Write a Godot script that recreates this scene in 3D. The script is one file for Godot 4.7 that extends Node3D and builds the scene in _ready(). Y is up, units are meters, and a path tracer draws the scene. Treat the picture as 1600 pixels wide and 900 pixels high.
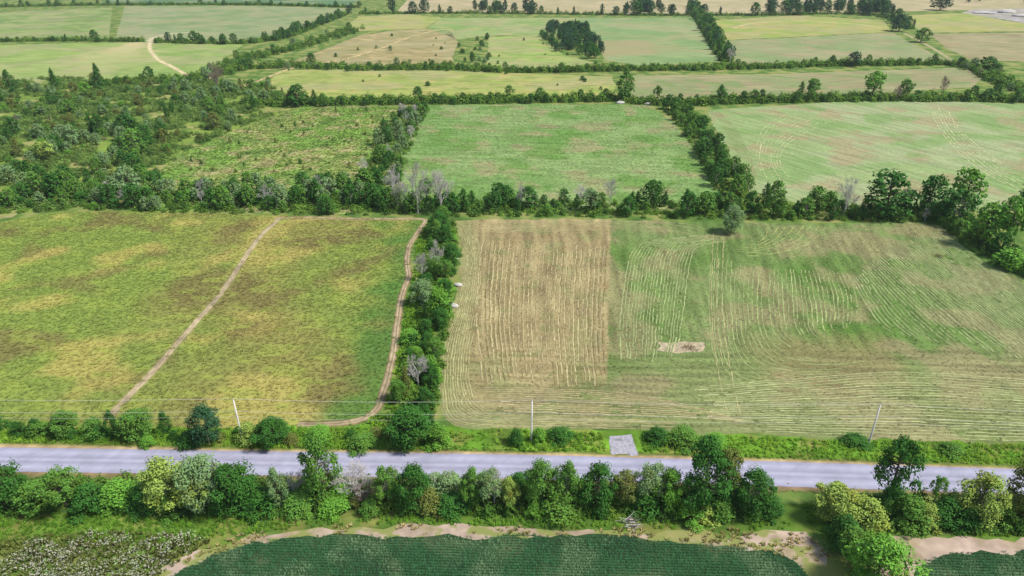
extends Node3D
# Farmland seen from a drone: a paved country road, a roadside tree row, meadows, mown fields, hedgerows and far fields.
# Units are metres. The camera hovers 90 m above the origin and looks towards -z.

var rng := RandomNumberGenerator.new()
var n_big := FastNoiseLite.new()
var n_mid := FastNoiseLite.new()
var n_fine := FastNoiseLite.new()
var used := {}
var protos := {}
var leafs := {}
var barks := {}
var veg: StandardMaterial3D      # one material for all small plants; their colour comes with each copy
var meadow_poly := PackedVector2Array()

# ---------------------------------------------------------------- helpers
func c(r: float, g: float, b: float) -> Color:      # an albedo, as linear values
	var l := Color(r / 255.0, g / 255.0, b / 255.0).srgb_to_linear()
	return Color(l.r, l.g, l.b) * 0.80

func numbered(called: String) -> String:
	used[called] = used.get(called, -1) + 1
	return called if used[called] == 0 else "%s_%03d" % [called, used[called]]

func tag(o: Node, label: String, category: String, group := "", kind := "") -> void:
	o.set_meta("label", label)
	o.set_meta("category", category)
	if group: o.set_meta("group", group)
	if kind: o.set_meta("kind", kind)

func put(called: String, mesh: Mesh, mat: Material, parent: Node = null) -> MeshInstance3D:
	var o := MeshInstance3D.new()
	o.mesh = mesh
	o.material_override = mat
	if parent == null:
		o.name = numbered(called)
		add_child(o)
	else:
		o.name = called
		parent.add_child(o, true)
	return o

func matte(col: Color, vertex := false, rough := 0.95) -> StandardMaterial3D:
	var m := StandardMaterial3D.new()
	m.albedo_color = col.linear_to_srgb()
	m.roughness = rough
	m.metallic_specular = 0.25
	m.vertex_color_use_as_albedo = vertex
	return m

func smooth(pts: Array, step: float) -> PackedVector2Array:      # a Catmull-Rom curve through the points
	var out := PackedVector2Array()
	for i in pts.size() - 1:
		var a: Vector2 = pts[maxi(i - 1, 0)]
		var b: Vector2 = pts[i]
		var d: Vector2 = pts[i + 1]
		var e: Vector2 = pts[mini(i + 2, pts.size() - 1)]
		var n := maxi(1, int(b.distance_to(d) / step))
		for k in n:
			out.append(b.cubic_interpolate(d, a, e, float(k) / n))
	out.append(pts[-1])
	return out

func ragged(pts: Array, step: float, rough: float) -> PackedVector2Array:   # a closed outline with an uneven edge
	var out := PackedVector2Array()
	for i in pts.size():
		var a: Vector2 = pts[i]
		var b: Vector2 = pts[(i + 1) % pts.size()]
		var n := maxi(1, int(a.distance_to(b) / step))
		var side := (b - a).normalized().orthogonal()
		for k in n:
			var p := a.lerp(b, float(k) / n)
			out.append(p + side * rough * (n_fine.get_noise_2d(p.x * 0.6, p.y * 0.6) + n_mid.get_noise_2d(p.x, p.y)))
	return out

func bounds(poly: PackedVector2Array) -> Rect2:
	var r := Rect2(poly[0], Vector2.ZERO)
	for p in poly: r = r.expand(p)
	return r

func nn(n: FastNoiseLite, x: float, z: float, f: float) -> float:      # noise stretched to 0..1
	return clampf(n.get_noise_2d(x * f, z * f) * 0.85 + 0.5, 0.0, 1.0)

func sheet(called: String, label: String, category: String, pts: Array, y: float, res: float, color: Callable, rough := 1.0) -> MeshInstance3D:
	var step := maxf(2.0, res * 6.0)
	var poly := ragged(pts, step, rough)
	var tri := Geometry2D.triangulate_polygon(poly)
	var box := bounds(poly)
	var w := clampi(int(box.size.x / res), 8, 2048)
	var h := clampi(int(box.size.y / res), 8, 2048)
	var bytes := PackedByteArray()
	bytes.resize(w * h * 3)
	var work := func(row: int) -> void:
		var z := box.position.y + (row + 0.5) / h * box.size.y
		var at := row * w * 3
		for i in w:
			var k: Color = color.call(box.position.x + (i + 0.5) / w * box.size.x, z)
			k = k.linear_to_srgb()
			bytes[at] = clampi(int(k.r * 255.0), 0, 255)
			bytes[at + 1] = clampi(int(k.g * 255.0), 0, 255)
			bytes[at + 2] = clampi(int(k.b * 255.0), 0, 255)
			at += 3
	for row in h: work.call(row)
	var m := StandardMaterial3D.new()
	m.albedo_texture = ImageTexture.create_from_image(Image.create_from_data(w, h, false, Image.FORMAT_RGB8, bytes))
	m.roughness = 0.95
	m.metallic_specular = 0.2
	m.texture_repeat = false
	var st := SurfaceTool.new()
	st.begin(Mesh.PRIMITIVE_TRIANGLES)
	for i in poly.size():
		st.set_uv((poly[i] - box.position) / box.size)
		st.set_normal(Vector3.UP)
		st.add_vertex(Vector3(poly[i].x, y, poly[i].y))
	for i in range(0, tri.size(), 3):
		var a := poly[tri[i]]; var b := poly[tri[i + 1]]; var d := poly[tri[i + 2]]
		var flip := (b - a).cross(d - a) < 0.0
		st.add_index(tri[i]); st.add_index(tri[i + 2] if flip else tri[i + 1]); st.add_index(tri[i + 1] if flip else tri[i + 2])
	var o := put(called, st.commit(), m)
	tag(o, label, category, "", "structure")
	return o

func ribbon(pts: Array, half: float, cols: Array, lift: Array, y: float, wander: float, grain: float, step := 1.0) -> ArrayMesh:
	var line := smooth(pts, step)
	var st := SurfaceTool.new()
	st.begin(Mesh.PRIMITIVE_TRIANGLES)
	var m := cols.size()
	for i in line.size():
		var t := (line[mini(i + 1, line.size() - 1)] - line[maxi(i - 1, 0)]).normalized()
		var side := Vector2(-t.y, t.x)
		for k in m:
			var u := (float(k) / (m - 1)) * 2.0 - 1.0
			var p := line[i] + side * half * u
			if k == 0 or k == m - 1:
				p += side * u * wander * (n_fine.get_noise_2d(p.x, p.y) + rng.randf_range(-0.5, 0.5))
			else:
				p += side * wander * 0.4 * n_mid.get_noise_2d(p.x * 2.0, p.y * 2.0)
			var col: Color = cols[k]
			var v := 1.0 + grain * (rng.randf_range(-0.5, 0.5) + 0.9 * n_fine.get_noise_2d(p.x * 0.5, p.y * 0.5) + 0.9 * n_mid.get_noise_2d(p.x * 1.5, p.y * 1.5))
			st.set_color(Color(col.r * v, col.g * v, col.b * v))
			st.add_vertex(Vector3(p.x, y + lift[k] + (rng.randf_range(-0.02, 0.02) if wander > 0.0 else 0.0), p.y))
	for i in line.size() - 1:
		for k in m - 1:
			var a := i * m + k
			for q in [a, a + 1, a + m, a + 1, a + m + 1, a + m]: st.add_index(q)
	st.generate_normals()
	return st.commit()

func quad(st: SurfaceTool, p: Vector3, normal: Vector3, along: Vector3, l: float, w: float, col: Color, bend := 0.2) -> void:   # a leaf spray: two faces folded along the middle
	var t := (along - normal * along.dot(normal)).normalized()
	var s := normal.cross(t)
	var a := p - t * l * 0.5
	var b := p + t * l * 0.5
	var l1 := p + s * w * 0.5 - normal * w * bend + t * l * 0.06
	var l2 := p - s * w * 0.5 - normal * w * bend + t * l * 0.06
	st.set_color(col)
	for v in [a, l1, b, a, b, l2]: st.add_vertex(v)

func tube(st: SurfaceTool, a: Vector3, b: Vector3, ra: float, rb: float, sides := 5) -> void:
	var d := (b - a).normalized()
	var u := d.cross(Vector3.RIGHT if absf(d.x) < 0.8 else Vector3.UP).normalized()
	var v := d.cross(u)
	for i in sides:
		var p := u * cos(TAU * i / sides) + v * sin(TAU * i / sides)
		var q := u * cos(TAU * (i + 1) / sides) + v * sin(TAU * (i + 1) / sides)
		for w in [a + p * ra, a + q * ra, b + p * rb, a + q * ra, b + q * rb, b + p * rb]: st.add_vertex(w)

func start() -> SurfaceTool:
	var st := SurfaceTool.new()
	st.begin(Mesh.PRIMITIVE_TRIANGLES)
	return st

func shaped(st: SurfaceTool) -> ArrayMesh:
	st.generate_normals()
	return st.commit()

func rand_dir() -> Vector3:
	var y := rng.randf_range(-1.0, 1.0)
	var a := rng.randf() * TAU
	var r := sqrt(1.0 - y * y)
	return Vector3(r * cos(a), y, r * sin(a))

# ---------------------------------------------------------------- trees: unit height and unit width, scaled where they stand
func profile(kind: String, t: float) -> float:      # crown radius (0..1) at height t of the crown
	match kind:
		"round": return pow(maxf(sin(PI * clampf(0.12 + t * 0.86, 0.0, 1.0)), 0.0), 0.6)
		"tall": return pow(maxf(sin(PI * clampf(0.1 + t * 0.88, 0.0, 1.0)), 0.0), 0.8) * (1.0 - 0.25 * t)
		"open": return 0.3 + 0.7 * pow(maxf(sin(PI * clampf(t * 0.8 + 0.1, 0.0, 1.0)), 0.0), 1.2)
		"shrub": return pow(maxf(1.0 - t * t, 0.0), 0.5)
		"juniper": return (1.0 - t) * 0.95 + 0.05
	return 1.0

func make_tree(kind: String, called: String, leaves: int, size: float, seed_at: int) -> Node3D:
	rng.seed = seed_at
	var root := Node3D.new()
	root.name = called
	var base: float = {"round": 0.1, "tall": 0.12, "open": 0.34, "shrub": 0.02, "juniper": 0.02}[kind]
	var lobes: int = {"round": 32, "tall": 30, "open": 22, "shrub": 20, "juniper": 30}[kind]
	var wood := start()
	var st := start()
	var lean := Vector3(rng.randf_range(-0.06, 0.06), 0, rng.randf_range(-0.06, 0.06))
	var trunk_r: float = {"round": 0.028, "tall": 0.034, "open": 0.036, "shrub": 0.016, "juniper": 0.03}[kind]
	var fork := Vector3(lean.x * 0.4, base + 0.16, lean.z * 0.4)
	tube(wood, Vector3(0, -0.03, 0), fork, trunk_r, trunk_r * 0.75, 7)
	var notch := rng.randf() * TAU
	var top := Vector3(lean.x, 0.82, lean.z)
	tube(wood, fork, top, trunk_r * 0.75, trunk_r * 0.15, 6)
	for i in lobes:
		var t := (i + rng.randf()) / lobes
		if kind == "round" or kind == "open": t = pow(t, 0.8)
		var r := profile(kind, t) * 0.5
		var ang := i * 2.399 + rng.randf_range(-0.5, 0.5)
		var lr := rng.randf_range(0.075, 0.19)
		var dent := 1.0 - 0.38 * smoothstep(0.55, 1.0, cos(ang - notch))
		if kind == "juniper": lr = lerpf(0.16, 0.06, t)
		if kind == "shrub": lr = rng.randf_range(0.13, 0.24)
		var rr := maxf(r - lr * 0.7, 0.0) * (sqrt(rng.randf()) * 0.45 + 0.55) * dent + rng.randf_range(-0.06, 0.08)
		var at := Vector3(cos(ang) * rr, base + (1.0 - base) * (t * 0.92) * rng.randf_range(0.94, 1.04), sin(ang) * rr) + lean * t
		at.y = minf(at.y, 1.0 - lr * 0.5)
		var from := fork.lerp(top, clampf(t * 0.9, 0.0, 1.0))
		if kind == "shrub": from = Vector3(rng.randf_range(-0.05, 0.05), 0.0, rng.randf_range(-0.05, 0.05))
		tube(wood, from, at, trunk_r * 0.34, trunk_r * 0.1, 4)
		var tint := rng.randf_range(0.66, 1.34)
		var warm := rng.randf_range(-0.08, 0.2)
		var count := int(leaves / lobes * (0.6 + lr * 2.6))
		for k in count:
			var d := rand_dir()
			if d.y < -0.35 and rng.randf() < 0.7: d.y = -d.y
			var far := rng.randf_range(0.55, 1.05) if rng.randf() < 0.85 else rng.randf_range(1.0, 1.35)
			var p := at + d * lr * far * Vector3(1, 0.85 if kind != "juniper" else 1.4, 1)
			if p.y < 0.01: p.y = rng.randf_range(0.01, 0.06)
			var nrm := (d * 0.7 + Vector3(0, 0.55, 0) + rand_dir() * 0.7).normalized()
			var v := tint * rng.randf_range(0.8, 1.22)
			var col := Color(v * (1.0 + warm + rng.randf_range(-0.05, 0.08)), v, v * (1.0 - warm))
			var s := size * rng.randf_range(0.65, 1.3)
			quad(st, p, nrm, rand_dir() + d * 0.6, s, s * (0.62 if kind != "juniper" else 0.4), col)
	put("trunk", shaped(wood), barks.grey, root)
	put("crown", shaped(st), leafs.mid, root)
	return root

func twig(st: SurfaceTool, a: Vector3, d: Vector3, l: float, r: float, depth: int, spread: float) -> void:
	var mid := a + d * l * 0.5 + rand_dir() * l * 0.06
	var b := a + d * l + rand_dir() * l * 0.1
	tube(st, a, mid, r, r * 0.8, 6 if depth > 3 else 3)
	tube(st, mid, b, r * 0.8, r * 0.55, 6 if depth > 3 else 3)
	if depth == 0: return
	var n := 4 if depth < 3 else 3
	for i in n:
		var from := mid if i == 0 else b
		var nd := (d + rand_dir() * spread + Vector3(0, 0.18, 0)).normalized()
		twig(st, from, nd, l * rng.randf_range(0.6, 0.86), maxf(r * 0.56, 0.0021), depth - 1, spread)

func make_bare(seed_at: int, spread: float) -> Node3D:
	rng.seed = seed_at
	var root := Node3D.new()
	root.name = "bare_tree"
	var st := start()
	var trunk := start()
	tube(trunk, Vector3(0, -0.03, 0), Vector3(0.01, 0.24, 0), 0.026, 0.02, 7)
	tube(trunk, Vector3(0.01, 0.24, 0), Vector3(0.0, 0.42, 0.01), 0.02, 0.014, 7)
	for k in 4:
		var a := k * 1.7 + rng.randf()
		var y := 0.16 + k * 0.08
		twig(st, Vector3(0.005, y, 0), Vector3(cos(a) * spread, 0.9, sin(a) * spread).normalized(), 0.2, 0.0135, 5, 0.66)
	twig(st, Vector3(0.0, 0.42, 0.01), Vector3(0.0, 1.0, 0.05).normalized(), 0.2, 0.015, 5, 0.58)
	put("trunk", shaped(trunk), barks.bare, root)
	put("branches", shaped(st), barks.bare, root)
	return root

const KIND_NAME := {"round": "broadleaf_tree", "tall": "tall_tree", "open": "open_crowned_tree", "shrub": "shrub", "juniper": "juniper", "bare": "bare_tree"}
const TINT_NAME := {"deep": "dark_", "blue": "bluish_", "grey": "silvery_", "olive": "silvery_"}
const KIND_CATEGORY := {"round": "tree", "tall": "tree", "open": "tree", "shrub": "shrub", "juniper": "tree", "bare": "bare tree"}

func plant(kind: String, tint: String, x: float, z: float, h: float, w: float, label: String, group := "") -> Node3D:
	var far := Vector2(x, z).length() > 235.0
	var set_of: Array = protos[kind + ("_far" if far else "")]
	var o: Node3D = set_of[rng.randi() % set_of.size()].duplicate()
	o.name = numbered(TINT_NAME.get(tint, "") + KIND_NAME[kind])
	add_child(o)
	if kind == "bare":
		for part in o.get_children(): part.material_override = barks[tint]
	else:
		o.get_node("crown").material_override = leafs[tint]
		o.get_node("trunk").material_override = barks["pale" if rng.randf() < 0.25 else "grey"]
	o.position = Vector3(x, 0, z)
	o.rotation.y = rng.randf() * TAU
	o.scale = Vector3(w, h, w)
	tag(o, label, KIND_CATEGORY[kind], group)
	return o

const LOOK := {
	"deep": "dark green", "mid": "mid green", "bright": "bright green", "lime": "yellow-green", "grey": "grey-green", "blue": "blackish blue-green", "olive": "olive green",
	"bare": "pale silvery", "brown": "brown-grey"}
const FORM := {"round": "round tree", "tall": "slim tree", "open": "open-crowned tree", "shrub": "shrub", "juniper": "juniper", "bare": "leafless tree"}
const ORDINAL := ["first", "second", "third", "fourth", "fifth", "sixth", "seventh", "eighth", "ninth", "tenth", "eleventh", "twelfth", "thirteenth", "fourteenth"]

func grow(spots: Array, where: String, group: String, receding := false) -> void:      # spots: [kind, tint, x, z, h, w]; names each by its look and its place among its like
	var middle := 0.0
	for s in spots: middle += s[4] / spots.size()
	var like := {}
	for s in spots:
		var size := "tall " if s[4] > middle * 1.18 else "small " if s[4] < middle * 0.82 else ""
		var key: String = "%s%s %s" % [size, LOOK[s[1]], FORM[s[0]]]
		if not like.has(key): like[key] = []
		like[key].append(s)
	for key in like:
		var same: Array = like[key]
		if receding: same.sort_custom(func(a, b): return a[3] > b[3])
		else: same.sort_custom(func(a, b): return a[2] / -a[3] < b[2] / -b[3])
		for i in same.size():
			var s: Array = same[i]
			var label := "%s %s" % [key, where]
			if same.size() == 1: label = "the only " + label
			elif same.size() <= ORDINAL.size(): label = "%s %s, %s" % [ORDINAL[i], "nearest" if receding else "from the left", label]
			plant(s[0], s[1], s[2], s[3], s[4], s[5], label, group)

func pick(mix: Array) -> Array:
	var total := 0.0
	for m in mix: total += m[2]
	var r := rng.randf() * total
	for m in mix:
		r -= m[2]
		if r <= 0.0: return m
	return mix[-1]

func along(pts: Array, width: float, gap: float, low: float, high: float, mix: Array) -> Array:
	var out := []
	var line := smooth(pts, 1.0)
	var need := gap * 0.5
	for i in line.size() - 1:
		need -= line[i].distance_to(line[i + 1])
		if need > 0.0: continue
		need += gap * rng.randf_range(0.6, 1.4)
		var t := (line[i + 1] - line[i]).normalized()
		var p := line[i] + t.orthogonal() * rng.randf_range(-0.5, 0.5) * width
		var m := pick(mix)
		var h := lerpf(low, high, pow(rng.randf(), 1.3))
		if m[0] == "shrub": h = minf(h * 0.6, 4.5)
		if m[0] == "juniper": h *= 0.75
		out.append([m[0], m[1], p.x, p.y, h, h * {"round": 0.85, "tall": 0.55, "open": 0.7, "shrub": 1.35, "juniper": 0.55, "bare": 0.75}[m[0]] * rng.randf_range(0.85, 1.2)])
	return out

func within(pts: Array, n: int, low: float, high: float, mix: Array, keep: Callable) -> Array:
	var out := []
	var poly := PackedVector2Array(pts)
	var box := bounds(poly)
	var tries := 0
	while out.size() < n and tries < n * 30:
		tries += 1
		var p := box.position + box.size * Vector2(rng.randf(), rng.randf())
		if not Geometry2D.is_point_in_polygon(p, poly) or rng.randf() > keep.call(p.x, p.y): continue
		var m := pick(mix)
		var h := lerpf(low, high, pow(rng.randf(), 1.5))
		if m[0] == "shrub": h = minf(h * 0.6, 4.0)
		out.append([m[0], m[1], p.x, p.y, h, h * {"round": 0.9, "tall": 0.55, "open": 0.75, "shrub": 1.35, "juniper": 0.8, "bare": 0.75}[m[0]] * rng.randf_range(0.85, 1.2)])
	return out

# ---------------------------------------------------------------- small plants, one object for each mass
func scatter(called: String, label: String, category: String, mesh: Mesh, spots: Array, parent: Node = null) -> void:   # spots: PackedFloat32Array of x, y, z, width, height, r, g, b
	var buf: PackedFloat32Array = spots[0]
	var n := buf.size() / 8
	if n == 0: return
	var mm := MultiMesh.new()
	mm.transform_format = MultiMesh.TRANSFORM_3D
	mm.use_colors = true
	mm.mesh = mesh
	mm.instance_count = n
	var out := PackedFloat32Array()
	out.resize(n * 16)
	for i in n:
		var a := rng.randf() * TAU
		var w := buf[i * 8 + 3]
		var k := i * 16
		out[k] = cos(a) * w; out[k + 2] = sin(a) * w; out[k + 3] = buf[i * 8]
		out[k + 5] = buf[i * 8 + 4]; out[k + 7] = buf[i * 8 + 1]
		out[k + 8] = -sin(a) * w; out[k + 10] = cos(a) * w; out[k + 11] = buf[i * 8 + 2]
		out[k + 12] = buf[i * 8 + 5]; out[k + 13] = buf[i * 8 + 6]; out[k + 14] = buf[i * 8 + 7]; out[k + 15] = 1.0
	mm.buffer = out
	var o := MultiMeshInstance3D.new()
	o.multimesh = mm
	o.material_override = veg
	o.name = numbered(called)
	add_child(o)
	tag(o, label, category, "", "stuff")

func add_spot(buf: PackedFloat32Array, x: float, y: float, z: float, w: float, h: float, col: Color, jitter: float) -> void:
	var v := 1.0 + rng.randf_range(-jitter, jitter)
	buf.append_array(PackedFloat32Array([x, y, z, w, h, col.r * v * (1.0 + rng.randf_range(-0.06, 0.06)), col.g * v, col.b * v]))

func fill(pts: Array, per_m2: float, w: float, h: float, color: Callable, jitter: float, keep: Variant = null) -> Array:
	var poly := PackedVector2Array(pts)
	var box := bounds(poly)
	var buf := PackedFloat32Array()
	var n := int(box.get_area() * per_m2)
	for i in n:
		var x := box.position.x + rng.randf() * box.size.x
		var z := box.position.y + rng.randf() * box.size.y
		if not Geometry2D.is_point_in_polygon(Vector2(x, z), poly): continue
		if keep != null and rng.randf() > (keep as Callable).call(x, z): continue
		var s := rng.randf_range(0.6, 1.4)
		add_spot(buf, x, 0.0, z, w * s, h * s * rng.randf_range(0.7, 1.3), color.call(x, z), jitter)
	return [buf]

func strip(pts: Array, width: float, per_m: float, w: float, h: float, color: Callable, jitter: float) -> PackedFloat32Array:
	var buf := PackedFloat32Array()
	var line := smooth(pts, 1.0)
	for i in line.size() - 1:
		var t := (line[i + 1] - line[i])
		var side := t.normalized().orthogonal()
		var n := per_m * t.length()
		var k := int(n) + (1 if rng.randf() < n - int(n) else 0)
		for q in k:
			var p := line[i] + t * rng.randf() + side * rng.randf_range(-0.5, 0.5) * width
			var s := rng.randf_range(0.5, 1.5)
			add_spot(buf, p.x, 0.0, p.y, w * s, h * s * rng.randf_range(0.7, 1.3), color.call(p.x, p.y), jitter)
	return buf

func grass_tuft(blades: int, seed_at: int) -> ArrayMesh:
	rng.seed = seed_at
	var st := start()
	for i in blades:
		var a := TAU * i / blades + rng.randf()
		var out := Vector3(cos(a), 0, sin(a))
		var side := Vector3(-out.z, 0, out.x) * rng.randf_range(0.18, 0.3)
		var base := out * rng.randf_range(0.0, 0.3)
		var v := rng.randf_range(0.8, 1.2)
		st.set_color(Color(v, v, v))
		var tip := base + out * rng.randf_range(0.35, 0.8) + Vector3(0, rng.randf_range(0.6, 1.0), 0)
		for q in [base - side, tip, base + side]: st.add_vertex(q)
	return shaped(st)

func leafy_clump(leaves: int, size: float, seed_at: int) -> ArrayMesh:
	rng.seed = seed_at
	var st := start()
	for i in leaves:
		var d := rand_dir()
		d.y = absf(d.y)
		var p := d * Vector3(0.5, 0.85, 0.5) * rng.randf_range(0.5, 1.05) + Vector3(0, 0.06, 0)
		var v := rng.randf_range(0.72, 1.25)
		quad(st, p, (d + Vector3(0, 0.6, 0) + rand_dir() * 0.7).normalized(), rand_dir() + d, size * rng.randf_range(0.7, 1.3), size * 0.6, Color(v, v, v))
	return shaped(st)

func umbel(seed_at: int) -> ArrayMesh:      # flat white flower heads on thin stems
	rng.seed = seed_at
	var st := start()
	for i in 7:
		var p := Vector3(rng.randf_range(-0.5, 0.5), rng.randf_range(0.7, 1.0), rng.randf_range(-0.5, 0.5))
		for k in 2:
			quad(st, p + Vector3(0, 0.004 * k, 0), (Vector3.UP + rand_dir() * 0.35).normalized(), rand_dir(), rng.randf_range(0.16, 0.26), 0.18, Color(1, 1, 1), 0.05)
	return shaped(st)

# ---------------------------------------------------------------- what grows where: base colours of the ground cover
func mottle(x: float, z: float, f: float, pal: Array) -> Color:
	var a := nn(n_big, x, z, f)
	var b := nn(n_mid, x + 300.0, z - 90.0, f)
	var d := nn(n_fine, x, z, 1.0)
	var col: Color = pal[0].lerp(pal[1], smoothstep(0.3, 0.7, a))
	col = col.lerp(pal[2], smoothstep(0.5, 0.85, b) * 0.75)
	col = col.lerp(pal[3], smoothstep(0.55, 0.85, nn(n_mid, x - 500.0, z + 40.0, f * 0.8)) * 0.8)
	var v := 0.88 + 0.24 * d
	return Color(col.r * v, col.g * v, col.b * v)

var pal := {}

func meadow_color(x: float, z: float) -> Color:
	var col := mottle(x, z, 0.6, pal.meadow)
	var half := smoothstep(-4.0, 4.0, x + 105.0 + (z + 150.0) * 0.11)      # right of the diagonal track it is browner
	col = col.lerp(pal.meadow[2], 0.12 * half)
	# darker green along the hedge on the right, patchy yellow-green elsewhere
	var e := smoothstep(-46.0, -30.0, x + n_mid.get_noise_2d(x, z) * 14.0) 
	col = col.lerp(pal.lush, e * 0.75)
	var y2 := smoothstep(0.6, 0.8, nn(n_mid, x * 1.3 + 70.0, z * 2.0, 1.3))
	return col.lerp(pal.glow, y2 * 0.45 * (1.0 - e))

func streak(x: float, z: float, dx: float, dz: float, tight: float) -> float:      # noise drawn out along a direction
	var u := x * dx + z * dz
	var v := x * dz - z * dx
	return clampf(n_fine.get_noise_2d(u * 0.07, v * tight) * 0.9 + 0.5, 0.0, 1.0)

func mown_line(z: float) -> float:      # where the straw-coloured strip ends
	return 23.0 + (-z - 139.0) * 0.138

func mown_color(x: float, z: float) -> Color:
	var tan_side := 1.0 - smoothstep(-0.5, 0.5, x - mown_line(z) + 0.5 * n_fine.get_noise_2d(x, z))
	tan_side *= smoothstep(-114.0, -136.0, z + 14.0 * n_mid.get_noise_2d(x, z))
	var along_x := smoothstep(-150.0, -138.0, z + 6.0 * n_mid.get_noise_2d(x, z))
	var s := lerpf(streak(x, z, clampf(0.0015 * (x - 5.0) , -0.1, 0.35), -1.0, 0.9), streak(x, z, 1.0, 0.05, 0.9), along_x)
	var green: Color = pal.mown_green.lerp(pal.mown_dark, nn(n_big, x, z, 1.3))
	var dry := smoothstep(0.44, 0.72, nn(n_mid, x + 40.0, z - 210.0, 0.75) * 0.75 + 0.25 * nn(n_big, x, z, 1.0))
	green = green.lerp(pal.mown_dry, dry * 0.7)
	var near := smoothstep(-150.0, -125.0, z)
	green = green.lerp(pal.mown_dry, near * 0.35)
	green = green.lerp(pal.straw_brown, 0.6 * smoothstep(1.0, 0.3, Vector2((x - 74.0) / 26.0, (z + 138.0) / 17.0).length() + 0.5 * n_mid.get_noise_2d(x, z)))
	var straw: Color = pal.straw.lerp(pal.straw_brown, nn(n_mid, x, z, 1.2))
	straw = straw.lerp(pal.mown_green, 0.35 * smoothstep(0.55, 0.8, nn(n_mid, x + 90.0, z, 1.6)))
	var col := green.lerp(straw, tan_side)
	var left := smoothstep(-8.0, -18.0, x - 0.02 * (z + 200.0) + 2.0 * n_mid.get_noise_2d(x, z))
	col = col.lerp(pal.mown_green, left * 0.5)
	var v := (0.78 + 0.44 * s) * (0.86 + 0.28 * nn(n_fine, x, z, 1.7))
	return Color(col.r * v, col.g * v, col.b * v)

func pasture(p: Array, f: float, dx: float, dz: float) -> Callable:
	return func(x: float, z: float) -> Color:
		var col := mottle(x, z, f, p)
		if z < -470.0: col = col.lerp(pal.parched, 0.12 + 0.4 * smoothstep(0.45, 0.7, nn(n_mid, x * 0.25, z * 0.25, 1.0)))
		var v := 0.86 + 0.28 * streak(x, z, dx, dz, 0.5)
		return Color(col.r * v, col.g * v, col.b * v)

# ---------------------------------------------------------------- mown rows: low ridges of cut grass lying on the stubble, between two guide lines
func swaths(field: Node3D, left: Array, right: Array, n: int, half: float, tall: float, col: Color, gaps: float) -> void:
	var a := smooth(left, 1.0)
	var b := smooth(right, 1.0)
	var m := matte(Color.WHITE, true)
	for i in n:
		var t := (i + 0.5) / n + rng.randf_range(-0.12, 0.12) / n
		var st := start()
		var steps := maxi(a.size(), b.size())
		var prev: Array = []
		var tint := rng.randf_range(0.85, 1.12)
		var begin := pow(rng.randf(), 2.0) * 0.14
		var finish := 1.0 - pow(rng.randf(), 2.0) * 0.2
		for k in steps + 1:
			var u := float(k) / steps
			if u < begin or u > finish: continue
			var pa := a[mini(int(u * (a.size() - 1)), a.size() - 1)]
			var pb := b[mini(int(u * (b.size() - 1)), b.size() - 1)]
			var p := pa.lerp(pb, t)
			var u2 := minf(u + 1.0 / steps, 1.0)
			var q := a[mini(int(u2 * (a.size() - 1)), a.size() - 1)].lerp(b[mini(int(u2 * (b.size() - 1)), b.size() - 1)], t)
			var side := (q - p).normalized().orthogonal() if q.distance_to(p) > 0.01 else Vector2.RIGHT
			p += side * (0.35 * n_mid.get_noise_2d(p.x * 2.0, p.y * 2.0) + rng.randf_range(-0.06, 0.06))
			var wdt := half * rng.randf_range(0.7, 1.25)
			var v := tint * rng.randf_range(0.8, 1.2) * (0.85 + 0.3 * nn(n_mid, p.x, p.y, 2.0))
			var cl := Color(col.r * v, col.g * v, col.b * v)
			var now := [Vector3(p.x - side.x * wdt, 0.055, p.y - side.y * wdt), Vector3(p.x, 0.06 + tall * rng.randf_range(0.5, 1.3), p.y), Vector3(p.x + side.x * wdt, 0.055, p.y + side.y * wdt), cl]
			if prev.size() and nn(n_fine, p.x, p.y, 0.5) > gaps:
				for e in 2:
					st.set_color(prev[3])
					for w in [prev[e], prev[e + 1], now[e], prev[e + 1], now[e + 1], now[e]]: st.add_vertex(w)
			prev = now
		var mesh := shaped(st)
		if mesh.get_surface_count(): put("swath", mesh, m, field)

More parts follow.
